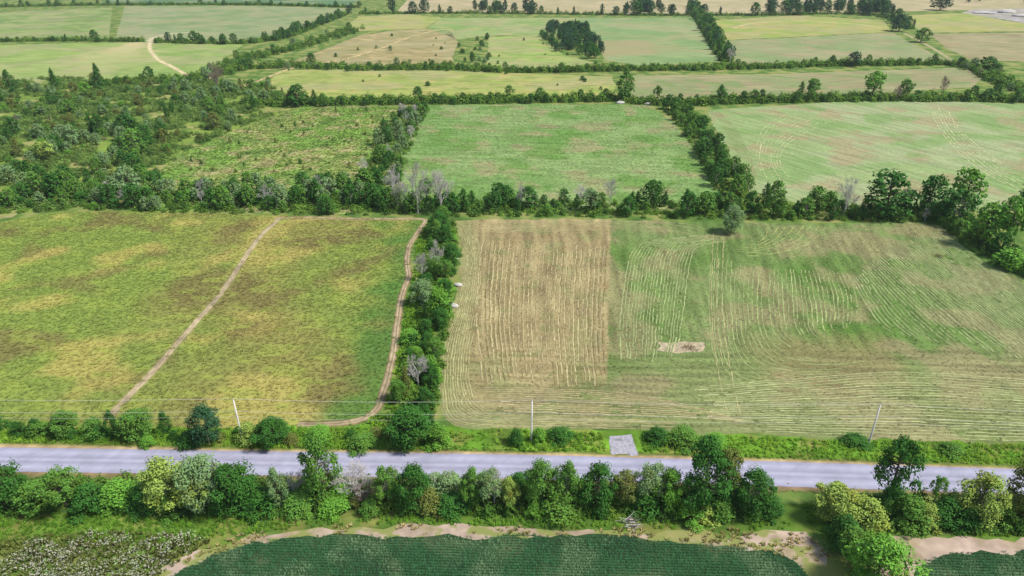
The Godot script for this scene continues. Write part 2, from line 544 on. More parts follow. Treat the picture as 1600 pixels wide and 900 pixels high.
func _ready() -> void:
	# ---- camera, sky, sun, exposure
	var cam := Camera3D.new()
	cam.name = "camera"
	cam.position = Vector3(0, 90, 0)
	cam.rotation_degrees = Vector3(-27, 0, 0)
	cam.fov = 45.73
	cam.near = 0.5
	cam.far = 12000.0
	add_child(cam)
	var env := Environment.new()
	var sky_mat := ProceduralSkyMaterial.new()
	sky_mat.sky_top_color = Color(0.62, 0.70, 0.82)
	sky_mat.sky_horizon_color = Color(0.86, 0.89, 0.92)
	sky_mat.sky_curve = 0.2
	sky_mat.ground_bottom_color = Color(0.2, 0.24, 0.15)
	sky_mat.ground_horizon_color = Color(0.5, 0.55, 0.5)
	var sky := Sky.new()
	sky.sky_material = sky_mat
	env.background_mode = Environment.BG_SKY
	env.sky = sky
	env.tonemap_mode = Environment.TONE_MAPPER_LINEAR
	env.tonemap_exposure = 1.3
	env.background_energy_multiplier = 0.6
	env.sdfgi_enabled = true
	env.ssao_enabled = true
	env.ssil_enabled = true
	env.fog_enabled = true
	env.fog_density = 0.00007
	env.fog_light_color = Color(0.86, 0.91, 0.95)
	var around := WorldEnvironment.new()
	around.name = "environment"
	around.environment = env
	add_child(around)
	var sun := DirectionalLight3D.new()
	sun.name = "sun"
	sun.light_color = Color(1.0, 0.975, 0.94)
	sun.light_energy = 1.3
	sun.light_angular_distance = 11.0
	sun.shadow_enabled = true
	sun.sky_mode = DirectionalLight3D.SKY_MODE_LIGHT_ONLY
	sun.rotation_degrees = Vector3(-54, 78, 0)
	add_child(sun)

	# ---- noises and materials
	rng.seed = 4242
	n_big.seed = 11; n_big.frequency = 0.016; n_big.fractal_octaves = 3
	n_mid.seed = 23; n_mid.frequency = 0.05; n_mid.fractal_octaves = 3
	n_fine.seed = 37; n_fine.frequency = 0.45; n_fine.fractal_octaves = 2
	veg = matte(Color.WHITE, true)
	veg.backlight_enabled = true
	veg.backlight = Color(0.3, 0.31, 0.22)
	var leaf_tints := {"deep": c(56, 102, 38), "mid": c(86, 128, 50), "bright": c(98, 148, 52), "lime": c(136, 160, 74), "grey": c(112, 142, 92), "blue": c(50, 88, 56), "olive": c(104, 116, 56)}
	for k in leaf_tints:
		leafs[k] = matte(leaf_tints[k] * 1.5, true, 0.7)
		leafs[k].backlight_enabled = true
		leafs[k].backlight = Color(0.1, 0.13, 0.05)
	barks = {"grey": matte(c(105, 95, 85)), "pale": matte(c(165, 158, 148)), "bare": matte(c(220, 214, 210)), "brown": matte(c(150, 130, 125))}
	pal = {
		"meadow": [c(150, 150, 82), c(136, 156, 74), c(132, 122, 76), c(188, 178, 100)], "parched": c(170, 164, 124), "lush": c(84, 134, 58), "glow": c(162, 178, 82),
		"mown_green": c(126, 144, 88), "mown_dark": c(96, 130, 60), "mown_dry": c(156, 146, 108), "straw": c(176, 162, 118), "straw_brown": c(152, 136, 98),
	}

	# ---- the ground, one sheet to the horizon
	var ground_mat := StandardMaterial3D.new()
	var gn := FastNoiseLite.new()
	gn.seed = 5; gn.frequency = 0.012; gn.fractal_octaves = 5
	var gt := NoiseTexture2D.new()
	gt.width = 512; gt.height = 512; gt.seamless = true; gt.noise = gn
	var ramp := Gradient.new()
	ramp.offsets = PackedFloat32Array([0.0, 0.4, 0.6, 1.0])
	ramp.colors = PackedColorArray([c(70, 100, 48).linear_to_srgb(), c(102, 132, 62).linear_to_srgb(), c(136, 148, 80).linear_to_srgb(), c(168, 160, 108).linear_to_srgb()])
	gt.color_ramp = ramp
	ground_mat.albedo_texture = gt
	ground_mat.uv1_triplanar = true
	ground_mat.uv1_world_triplanar = true
	ground_mat.uv1_scale = Vector3(0.011, 0.011, 0.011)
	ground_mat.roughness = 0.95
	ground_mat.metallic_specular = 0.2
	var gm := PlaneMesh.new()
	gm.size = Vector2(14000, 9000)
	var ground := put("ground", gm, ground_mat)
	ground.position = Vector3(0, 0, -4000)
	tag(ground, "rough green grassland reaching to the far horizon between all the fields", "ground", "", "structure")

	build_fields()
	build_road()
	build_plants()
	build_trees()
	build_small_things()

func build_fields() -> void:
	# near fields
	var meadow_pts := [Vector2(-199.6, -213.9), Vector2(-180.0, -230.5), Vector2(-168.9, -239.0), Vector2(-130.8, -239.0), Vector2(-84.4, -235.0), Vector2(-55.9, -233.1), Vector2(-31.4, -230.5), Vector2(-32.8, -209.5), Vector2(-30.9, -185.1), Vector2(-30.6, -166.9), Vector2(-29.5, -148.1), Vector2(-28.7, -131.1), Vector2(-28.9, -119.0), Vector2(-32.0, -113.8), Vector2(-45.3, -113.8), Vector2(-66.3, -113.0), Vector2(-105.5, -112.1), Vector2(-121.4, -112.1)]
	meadow_poly = PackedVector2Array(meadow_pts)
	sheet("meadow", "unmown meadow of mottled yellow-green grass left of the centre hedgerow", "meadow", meadow_pts, 0.02, 0.22, meadow_color)
	var mown_pts := [Vector2(-22.2, -230.5), Vector2(23.2, -231.8), Vector2(75.6, -228.6), Vector2(114.1, -227.4), Vector2(153.9, -229.3), Vector2(151.4, -199.2), Vector2(153.7, -184.3), Vector2(159.2, -161.4), Vector2(163.8, -139.2), Vector2(134.9, -106.6), Vector2(102.6, -107.7), Vector2(64.9, -109.7), Vector2(26.4, -112.1), Vector2(-9.3, -112.5), Vector2(-14.3, -115.7), Vector2(-16.7, -126.0), Vector2(-17.5, -145.0), Vector2(-16.3, -161.4), Vector2(-15.5, -180.8), Vector2(-16.0, -199.2), Vector2(-18.7, -217.9)]
	var mown := sheet("mown_field", "mown hayfield, straw-coloured strip on its left and striped green beyond, behind the road", "field", mown_pts, 0.024, 0.17, mown_color)
	var pale := c(172, 168, 120)
	var straw := c(182, 170, 128)
	# straw strip: rows run away from the road with a bend
	swaths(mown, [Vector2(-10.4, -213.9), Vector2(-10.6, -185.1), Vector2(-9.9, -157.9), Vector2(-8.0, -139.2), Vector2(-7.0, -128.5)], [Vector2(31.2, -206.8), Vector2(26.8, -176.6), Vector2(23.4, -151.3), Vector2(21.9, -136.4), Vector2(21.2, -126.0)], 28, 0.17, 0.1, straw, 0.15)
	swaths(mown, [Vector2(-9.5, -213.9), Vector2(-9.8, -185.1), Vector2(-9.2, -157.9), Vector2(-7.4, -139.2), Vector2(-6.4, -128.5)], [Vector2(32.1, -206.8), Vector2(27.5, -176.6), Vector2(24.0, -151.3), Vector2(22.5, -136.4), Vector2(21.8, -126.0)], 27, 0.14, 0.05, c(138, 128, 86), 0.3)  # darker, lower strips set between the pale rows
	# the headland that follows the centre hedgerow
	swaths(mown, [Vector2(-19.0, -225.6), Vector2(-15.1, -199.2), Vector2(-14.8, -180.8), Vector2(-15.7, -157.9), Vector2(-17.1, -143.5), Vector2(-16.3, -128.5), Vector2(-14.9, -119.0), Vector2(-12.3, -114.6), Vector2(-5.3, -113.0), Vector2(13.2, -112.7), Vector2(34.3, -111.9)], [Vector2(-13.6, -225.6), Vector2(-9.8, -199.2), Vector2(-9.3, -176.6), Vector2(-9.7, -154.5), Vector2(-10.2, -139.2), Vector2(-9.3, -127.3), Vector2(-7.3, -121.3), Vector2(-1.4, -117.7), Vector2(13.6, -117.0), Vector2(35.1, -115.9)], 11, 0.14, 0.09, pale, 0.1)
	# across the near end
	swaths(mown, [Vector2(-7.5, -127.5), Vector2(7.2, -127.0), Vector2(22.9, -125.6), Vector2(36.4, -121.8)], [Vector2(-1.4, -118.1), Vector2(13.6, -117.2), Vector2(33.8, -116.1), Vector2(50.9, -114.6)], 12, 0.15, 0.09, straw, 0.15)
	# green part: long rows
	swaths(mown, [Vector2(63.7, -217.3), Vector2(46.2, -211.7), Vector2(38.2, -201.7), Vector2(32.0, -176.6), Vector2(27.3, -151.3), Vector2(24.5, -128.5)], [Vector2(73.1, -211.7), Vector2(63.4, -207.4), Vector2(58.7, -201.7), Vector2(50.9, -176.6), Vector2(43.5, -151.3), Vector2(38.9, -139.2)], 20, 0.17, 0.09, c(154, 166, 112), 0.12)
	swaths(mown, [Vector2(69.0, -220.8), Vector2(56.9, -176.6), Vector2(49.4, -145.0), Vector2(44.5, -114.6)], [Vector2(74.8, -220.8), Vector2(61.7, -176.6), Vector2(54.2, -145.0), Vector2(48.8, -114.6)], 3, 0.13, 0.08, pale, 0.1)
	swaths(mown, [Vector2(78.7, -189.6), Vector2(71.3, -168.7), Vector2(66.8, -151.3), Vector2(68.8, -143.2)], [Vector2(101.9, -187.8), Vector2(99.6, -176.6), Vector2(95.4, -165.0), Vector2(89.4, -154.5)], 20, 0.18, 0.09, c(152, 164, 108), 0.12)
	swaths(mown, [Vector2(62.6, -199.2), Vector2(53.5, -165.0), Vector2(48.2, -139.2), Vector2(50.2, -128.0), Vector2(63.0, -125.6), Vector2(78.0, -127.0)], [Vector2(77.9, -189.6), Vector2(69.0, -165.0), Vector2(65.5, -149.3), Vector2(67.6, -141.5), Vector2(75.7, -139.2), Vector2(85.5, -140.3)], 13, 0.18, 0.09, c(152, 164, 108), 0.12)
	swaths(mown, [Vector2(100.3, -180.8), Vector2(97.2, -165.0), Vector2(96.2, -156.2), Vector2(97.8, -148.7)], [Vector2(125.0, -209.5), Vector2(125.9, -189.6), Vector2(126.8, -165.0), Vector2(127.8, -136.4)], 24, 0.17, 0.08, c(164, 172, 122), 0.12)
	swaths(mown, [Vector2(125.0, -209.5), Vector2(125.9, -189.6), Vector2(126.8, -165.0), Vector2(127.8, -136.4)], [Vector2(149.2, -220.8), Vector2(148.4, -194.3), Vector2(151.0, -174.6), Vector2(155.5, -148.1)], 28, 0.17, 0.08, c(162, 172, 120), 0.12)
	swaths(mown, [Vector2(40.5, -127.5), Vector2(66.5, -131.1), Vector2(93.0, -133.7), Vector2(131.1, -128.5)], [Vector2(43.5, -112.1), Vector2(65.3, -110.5), Vector2(90.5, -108.9), Vector2(122.8, -107.3)], 24, 0.16, 0.08, c(174, 180, 128), 0.12)
	swaths(mown, [Vector2(89.8, -225.6), Vector2(84.2, -213.9), Vector2(79.3, -209.5), Vector2(74.3, -208.4)], [Vector2(113.3, -225.6), Vector2(100.2, -209.5), Vector2(84.2, -200.2), Vector2(71.3, -198.2)], 8, 0.14, 0.08, c(172, 176, 110), 0.3)
	swaths(mown, [Vector2(-13.7, -228.0), Vector2(23.0, -229.9), Vector2(59.5, -228.0), Vector2(69.0, -220.8)], [Vector2(-8.8, -217.3), Vector2(22.2, -219.6), Vector2(55.2, -218.4), Vector2(64.0, -209.5)], 9, 0.13, 0.07, pale, 0.2)
	swaths(mown, [Vector2(86.5, -226.8), Vector2(113.1, -225.0), Vector2(145.1, -225.6)], [Vector2(87.9, -217.3), Vector2(115.0, -213.9), Vector2(136.2, -217.3)], 8, 0.13, 0.07, pale, 0.2)

	# fields beyond the hedgerow
	var green := [c(128, 162, 92), c(144, 170, 106), c(162, 158, 114), c(110, 152, 72)]
	var faded := [c(148, 168, 112), c(160, 172, 126), c(164, 152, 116), c(130, 160, 96)]
	var dusty := [c(142, 152, 104), c(150, 150, 108), c(160, 146, 112), c(122, 148, 88)]
	var sour := [c(166, 170, 96), c(150, 170, 84), c(186, 172, 116), c(176, 176, 104)]
	var wheat := [c(184, 172, 132), c(190, 178, 140), c(170, 160, 120), c(196, 180, 146)]
	var brush := [c(156, 172, 96), c(132, 168, 78), c(180, 168, 122), c(116, 148, 72)]
	sheet("pasture", "rectangular bright green pasture in the middle, behind the long hedgerow", "pasture", [Vector2(-56.6, -421.8), Vector2(0.0, -425.4), Vector2(82.3, -423.6), Vector2(89.0, -380.6), Vector2(87.6, -322.2), Vector2(85.1, -274.4), Vector2(78.7, -239.7), Vector2(23.8, -239.7), Vector2(-47.7, -239.7), Vector2(-52.3, -273.6), Vector2(-53.8, -322.2)], 0.02, 0.4, pasture(green, 0.7, 1.0, 0.12))
	var right := sheet("hayfield", "pale green hayfield with curved mowing lines at right, behind the long hedgerow", "field", [Vector2(115.6, -409.5), Vector2(155.6, -420.0), Vector2(212.7, -434.8), Vector2(272.9, -434.8), Vector2(329.3, -423.6), Vector2(383.1, -412.9), Vector2(238.4, -239.7), Vector2(190.7, -239.7), Vector2(119.2, -239.7), Vector2(94.9, -261.4), Vector2(98.3, -294.2), Vector2(106.4, -346.0)], 0.024, 0.4, pasture(faded, 0.6, 0.5, 0.85))
	swaths(right, [Vector2(265.5, -421.8), Vector2(240.8, -366.0), Vector2(223.4, -306.1), Vector2(215.5, -261.4)], [Vector2(253.8, -421.8), Vector2(222.9, -352.5), Vector2(205.6, -296.2), Vector2(202.2, -256.8)], 7, 0.24, 0.1, c(200, 200, 150), 0.35)
	swaths(right, [Vector2(161.7, -404.4), Vector2(134.1, -366.0), Vector2(115.0, -316.7), Vector2(105.4, -277.9)], [Vector2(178.0, -380.6), Vector2(141.7, -339.8), Vector2(123.4, -306.1), Vector2(117.4, -273.6)], 9, 0.2, 0.08, c(186, 190, 140), 0.42)
	swaths(right, [Vector2(122.4, -272.7), Vector2(144.4, -286.8), Vector2(179.6, -301.1)], [Vector2(125.7, -261.4), Vector2(147.4, -269.4), Vector2(183.3, -267.8)], 6, 0.2, 0.08, c(184, 190, 140), 0.42)
	swaths(right, [Vector2(117.1, -399.4), Vector2(113.5, -366.0), Vector2(106.0, -316.7), Vector2(97.4, -273.6)], [Vector2(122.9, -402.7), Vector2(120.4, -366.0), Vector2(112.6, -316.7), Vector2(102.2, -269.4)], 5, 0.2, 0.08, c(150, 150, 104), 0.3)
	sheet("scrub_meadow", "yellow-green scrubby meadow dotted with small junipers left of the pasture", "meadow", [Vector2(-151.4, -261.4), Vector2(-156.7, -322.2), Vector2(-141.4, -377.6), Vector2(-125.0, -421.8), Vector2(-62.2, -420.0), Vector2(-61.2, -366.0), Vector2(-59.7, -311.3), Vector2(-56.4, -261.4), Vector2(-56.7, -237.0), Vector2(-135.9, -239.7)], 0.016, 0.45, pasture(brush, 1.3, 1.0, 0.2))
	sheet("woodland_floor", "rough brushy ground under the scattered trees at the left", "brushland", [Vector2(-472.7, -520.3), Vector2(-232.0, -509.9), Vector2(-170.1, -490.2), Vector2(-128.4, -420.0), Vector2(-144.0, -374.6), Vector2(-156.3, -321.1), Vector2(-151.9, -259.9), Vector2(-169.3, -239.7), Vector2(-230.3, -229.9)], 0.012, 0.7, pasture([c(112, 140, 60), c(132, 156, 70), c(96, 122, 56), c(168, 164, 104)], 1.4, 1.0, 0.2))
	sheet("clearing", "pale grassy clearing at the far left edge among the trees", "clearing", [Vector2(-219.1, -252.3), Vector2(-199.1, -267.8), Vector2(-190.6, -277.9), Vector2(-184.3, -269.4), Vector2(-186.7, -252.3), Vector2(-181.7, -233.1), Vector2(-199.5, -225.6)], 0.02, 0.5, pasture([c(168, 160, 112), c(160, 160, 98), c(186, 170, 130), c(140, 150, 80)], 1.2, 1.0, 0.2))
	sheet("field", "narrow dusty green field strip at right between two low hedges", "field", [Vector2(89.7, -525.6), Vector2(192.7, -531.1), Vector2(349.1, -560.0), Vector2(351.2, -525.6), Vector2(316.7, -480.8), Vector2(207.3, -450.6), Vector2(135.7, -446.5), Vector2(104.4, -434.8), Vector2(76.1, -446.5)], 0.02, 0.6, pasture(dusty, 0.6, 1.0, 0.02))
	sheet("rough_meadow", "long yellow-green rough meadow strip with a pale track in the middle distance", "meadow", [Vector2(-170.0, -450.6), Vector2(-178.5, -548.1), Vector2(-120.2, -554.0), Vector2(-24.6, -542.3), Vector2(73.3, -520.3), Vector2(71.9, -485.5), Vector2(63.7, -446.5), Vector2(-40.5, -438.6), Vector2(-123.4, -446.5)], 0.02, 0.6, pasture([c(150, 168, 84), c(164, 174, 96), c(136, 154, 76), c(184, 176, 110)], 1.0, 1.0, 0.05))
	sheet("fallow_field", "tan fallow field of dry weeds in front of the far treeline", "field", [Vector2(-190.3, -554.0), Vector2(-177.9, -620.0), Vector2(-162.0, -762.4), Vector2(-117.4, -832.8), Vector2(-73.4, -832.8), Vector2(-53.1, -711.7), Vector2(-51.1, -605.6), Vector2(-45.0, -566.1), Vector2(-121.4, -560.0)], 0.02, 0.8, pasture([c(166, 152, 106), c(156, 152, 100), c(140, 134, 92), c(190, 172, 126)], 0.8, 1.0, 0.08))
	sheet("weedy_field", "bright yellow-green field beside the dark spruce grove", "field", [Vector2(-24.0, -751.7), Vector2(27.4, -773.3), Vector2(45.0, -627.4), Vector2(68.5, -585.3), Vector2(40.5, -560.0), Vector2(-20.2, -560.0)], 0.02, 0.8, pasture([c(140, 172, 84), c(158, 178, 96), c(126, 158, 74), c(172, 172, 110)], 0.9, 1.0, 0.1))
	sheet("knoll_field", "grey-green field with a dry brown knoll left of the far hedge", "field", [Vector2(83.0, -948.4), Vector2(234.4, -956.6), Vector2(199.8, -741.3), Vector2(174.7, -591.9), Vector2(103.2, -572.4), Vector2(78.0, -598.7), Vector2(85.5, -741.3)], 0.02, 0.8, func(x, z):
		var col: Color = pasture([c(128, 160, 100), c(144, 166, 112), c(118, 154, 96), c(150, 160, 108)], 0.4, 1.0, 0.1).call(x, z)
		var d := Vector2((x - 93.0) / 46.0, (z + 678.0) / 46.0).length() + 0.3 * n_mid.get_noise_2d(x * 0.5, z * 0.5)
		return col.lerp(c(168, 156, 116), 0.7 * smoothstep(1.0, 0.55, absf(d - 0.35)) ))
	sheet("long_field", "long light green field in front of the far treeline at centre", "field", [Vector2(-96.9, -832.8), Vector2(-91.3, -948.4), Vector2(83.0, -948.4), Vector2(88.8, -784.6), Vector2(34.2, -773.3), Vector2(-27.0, -762.4), Vector2(-54.5, -731.2)], 0.02, 1.0, pasture([c(138, 168, 96), c(150, 172, 108), c(126, 158, 84), c(168, 170, 114)], 0.5, 1.0, 0.1))
	sheet("yellow_field", "yellowish field with a curved pale track at right, in front of the tall dark tree row", "field", [Vector2(255.6, -916.7), Vector2(377.7, -982.2), Vector2(466.2, -916.7), Vector2(417.6, -796.1), Vector2(317.2, -762.4), Vector2(211.5, -726.2)], 0.02, 1.0, pasture(sour, 0.5, 1.0, 0.1))
	sheet("grey_green_field", "flat grey-green field below the yellowish field at right", "field", [Vector2(210.1, -721.4), Vector2(315.1, -757.0), Vector2(414.8, -790.3), Vector2(388.8, -693.2), Vector2(365.1, -595.3), Vector2(262.1, -582.0), Vector2(181.5, -578.7)], 0.022, 1.0, pasture([c(138, 156, 104), c(148, 158, 112), c(160, 150, 116), c(128, 154, 98)], 0.4, 1.0, 0.08))
	sheet("corner_field", "yellow-green field below the rubble yard in the far right corner", "field", [Vector2(530.5, -982.2), Vector2(631.0, -1018.3), Vector2(620.8, -932.3), Vector2(616.3, -832.8), Vector2(675.0, -796.1), Vector2(538.1, -802.0), Vector2(452.5, -790.3), Vector2(468.5, -859.1)], 0.02, 1.2, pasture(sour, 0.45, 1.0, 0.1))
	sheet("brown_field", "flat brownish field at the right edge behind the farm lane", "field", [Vector2(449.0, -778.9), Vector2(558.6, -790.3), Vector2(665.7, -784.6), Vector2(505.9, -585.3), Vector2(426.1, -591.9), Vector2(387.5, -598.7), Vector2(404.8, -667.1)], 0.022, 1.0, pasture([c(162, 150, 112), c(156, 152, 112), c(148, 140, 104), c(172, 160, 122)], 0.4, 1.0, 0.06))
	sheet("wheat_field", "pale tan grain field beyond the last tree row along the top", "field", [Vector2(-162.8, -1037.4), Vector2(-180.2, -1303.2), Vector2(133.5, -1552.8), Vector2(667.5, -1552.8), Vector2(1236.9, -1435.4), Vector2(888.7, -1018.3), Vector2(644.8, -1057.2), Vector2(444.3, -1018.3), Vector2(174.7, -999.9), Vector2(0.0, -1018.3)], 0.02, 2.0, pasture(wheat, 0.3, 1.0, 0.05))
	sheet("grey_field", "large grey-green field in the far left corner", "field", [Vector2(-402.3, -731.2), Vector2(-589.5, -1121.0), Vector2(-413.2, -1132.4), Vector2(-241.5, -1088.2), Vector2(-232.5, -948.4), Vector2(-238.7, -820.2), Vector2(-272.0, -711.7), Vector2(-335.3, -726.2)], 0.02, 1.0, pasture([c(128, 152, 100), c(140, 158, 112), c(112, 144, 92), c(152, 160, 120)], 0.4, 1.0, 0.06))
	sheet("crop_field", "strip of blue-green crop along the top left edge", "field", [Vector2(-658.8, -1167.8), Vector2(-702.9, -1334.0), Vector2(-471.7, -1366.2), Vector2(-259.1, -1303.2), Vector2(-250.9, -1132.4), Vector2(-421.4, -1155.8)], 0.02, 1.6, pasture([c(84, 130, 92), c(74, 124, 90), c(92, 136, 96), c(84, 126, 84)], 0.3, 1.0, 0.04))
	sheet("sandy_field", "light green field with a pale sandy fan of tracks at the far left", "field", [Vector2(-578.4, -675.6), Vector2(-437.4, -702.4), Vector2(-358.1, -711.7), Vector2(-259.2, -693.2), Vector2(-242.3, -591.9), Vector2(-233.2, -515.0), Vector2(-273.4, -499.8), Vector2(-441.4, -504.8)], 0.02, 0.7, func(x, z):
		var col: Color = pasture([c(146, 172, 90), c(134, 166, 84), c(158, 176, 104), c(128, 158, 80)], 0.5, 1.0, 0.1).call(x, z)
		var fan := Vector2(x + 375.0, z + 735.0)
		var a := rad_to_deg(atan2(fan.x, fan.y)) + 10.0 * n_mid.get_noise_2d(x, z)
		var w: float = smoothstep(24.0, 4.0, absf(a - 14.0)) * 0.75 * smoothstep(260.0, 20.0, fan.length())
		return col.lerp(c(206, 190, 144), w))
	sheet("upper_meadow", "small yellow-green meadow below the far treeline left of centre", "meadow", [Vector2(-189.8, -796.1), Vector2(-202.6, -965.0), Vector2(-139.7, -999.9), Vector2(-91.3, -948.4), Vector2(-99.8, -832.8), Vector2(-130.2, -820.2)], 0.024, 1.0, pasture(sour, 0.6, 1.0, 0.1))
	sheet("far_meadow", "hazy green meadow strip at the far left behind the sandy field", "meadow", [Vector2(-632.6, -711.7), Vector2(-776.0, -932.3), Vector2(-681.6, -1057.2), Vector2(-597.5, -1098.9), Vector2(-414.1, -741.3), Vector2(-448.5, -721.4)], 0.016, 1.2, pasture([c(140, 164, 92), c(118, 150, 78), c(156, 166, 108), c(104, 136, 72)], 0.6, 1.0, 0.1))
	# south of the road
	var soy_floor := pasture([c(56, 84, 52), c(50, 78, 50), c(90, 104, 72), c(48, 74, 48)], 1.6, 1.0, 0.1)
	sheet("bean_field", "dark green bean field with a curved edge in the bottom foreground", "crop field", [Vector2(-56.7, -72.3), Vector2(-54.1, -75.9), Vector2(-49.4, -79.9), Vector2(-43.0, -82.9), Vector2(-30.5, -84.5), Vector2(-17.3, -84.0), Vector2(2.2, -84.3), Vector2(17.3, -83.7), Vector2(33.1, -82.1), Vector2(43.1, -80.7), Vector2(46.2, -78.6), Vector2(47.2, -75.9), Vector2(46.9, -72.3)], 0.03, 0.12, soy_floor)
	sheet("bean_field", "smaller dark green bean field in the bottom right corner", "crop field", [Vector2(61.2, -72.3), Vector2(63.8, -75.9), Vector2(67.3, -78.9), Vector2(72.9, -80.7), Vector2(84.6, -80.7), Vector2(96.8, -80.2), Vector2(90.8, -72.3)], 0.03, 0.12, soy_floor)
	var soil := pasture([c(188, 168, 150), c(176, 158, 136), c(164, 150, 116), c(204, 182, 166)], 2.0, 1.0, 0.2)
	sheet("bare_soil", "pinkish bare soil rim between the roadside trees and the bean field", "soil", [Vector2(-60.2, -72.3), Vector2(-57.4, -76.9), Vector2(-52.0, -81.2), Vector2(-44.6, -84.5), Vector2(-35.1, -85.7), Vector2(-17.7, -86.2), Vector2(0.0, -86.0), Vector2(17.4, -84.5), Vector2(28.2, -84.0), Vector2(35.5, -82.9), Vector2(45.3, -85.7), Vector2(50.5, -85.1), Vector2(51.9, -81.0), Vector2(50.1, -72.3)], 0.02, 0.15, func(x, z):
		return soil.call(x, z).lerp(c(140, 150, 80), 0.9 * smoothstep(0.42, 0.62, nn(n_mid, x * 2.0, z * 3.0, 1.4))))
	sheet("bare_soil", "pinkish curved strip of bare soil round the corner bean field", "soil", [Vector2(57.2, -72.3), Vector2(60.4, -78.4), Vector2(64.2, -84.0), Vector2(71.7, -84.3), Vector2(79.9, -83.4), Vector2(98.9, -82.9), Vector2(90.8, -72.3)], 0.02, 0.15, soil)
	sheet("verge", "grassy bank between the roadside trees and the bare soil", "verge", [Vector2(-112.5, -94.5), Vector2(-58.3, -93.9), Vector2(-11.6, -92.9), Vector2(45.9, -91.7), Vector2(108.5, -89.5), Vector2(102.8, -82.3), Vector2(79.5, -82.9), Vector2(69.4, -84.0), Vector2(44.7, -84.8), Vector2(0.0, -84.8), Vector2(-32.7, -84.8), Vector2(-43.4, -84.0), Vector2(-52.4, -79.7), Vector2(-58.6, -71.2), Vector2(-97.7, -71.2)], 0.012, 0.25, pasture([c(88, 120, 48), c(104, 136, 52), c(140, 140, 76), c(74, 106, 44)], 1.6, 1.0, 0.1))
	sheet("verge", "green ditch bank between the road and the fields behind it", "verge", [Vector2(-128.0, -113.8), Vector2(-66.7, -113.8), Vector2(-26.7, -113.8), Vector2(13.3, -113.0), Vector2(65.1, -110.1), Vector2(123.1, -107.7), Vector2(116.3, -99.2), Vector2(61.8, -102.1), Vector2(0.0, -105.0), Vector2(-63.5, -106.2), Vector2(-122.8, -107.3)], 0.016, 0.25, pasture([c(104, 148, 48), c(122, 168, 54), c(140, 138, 74), c(92, 124, 46)], 1.6, 1.0, 0.1))

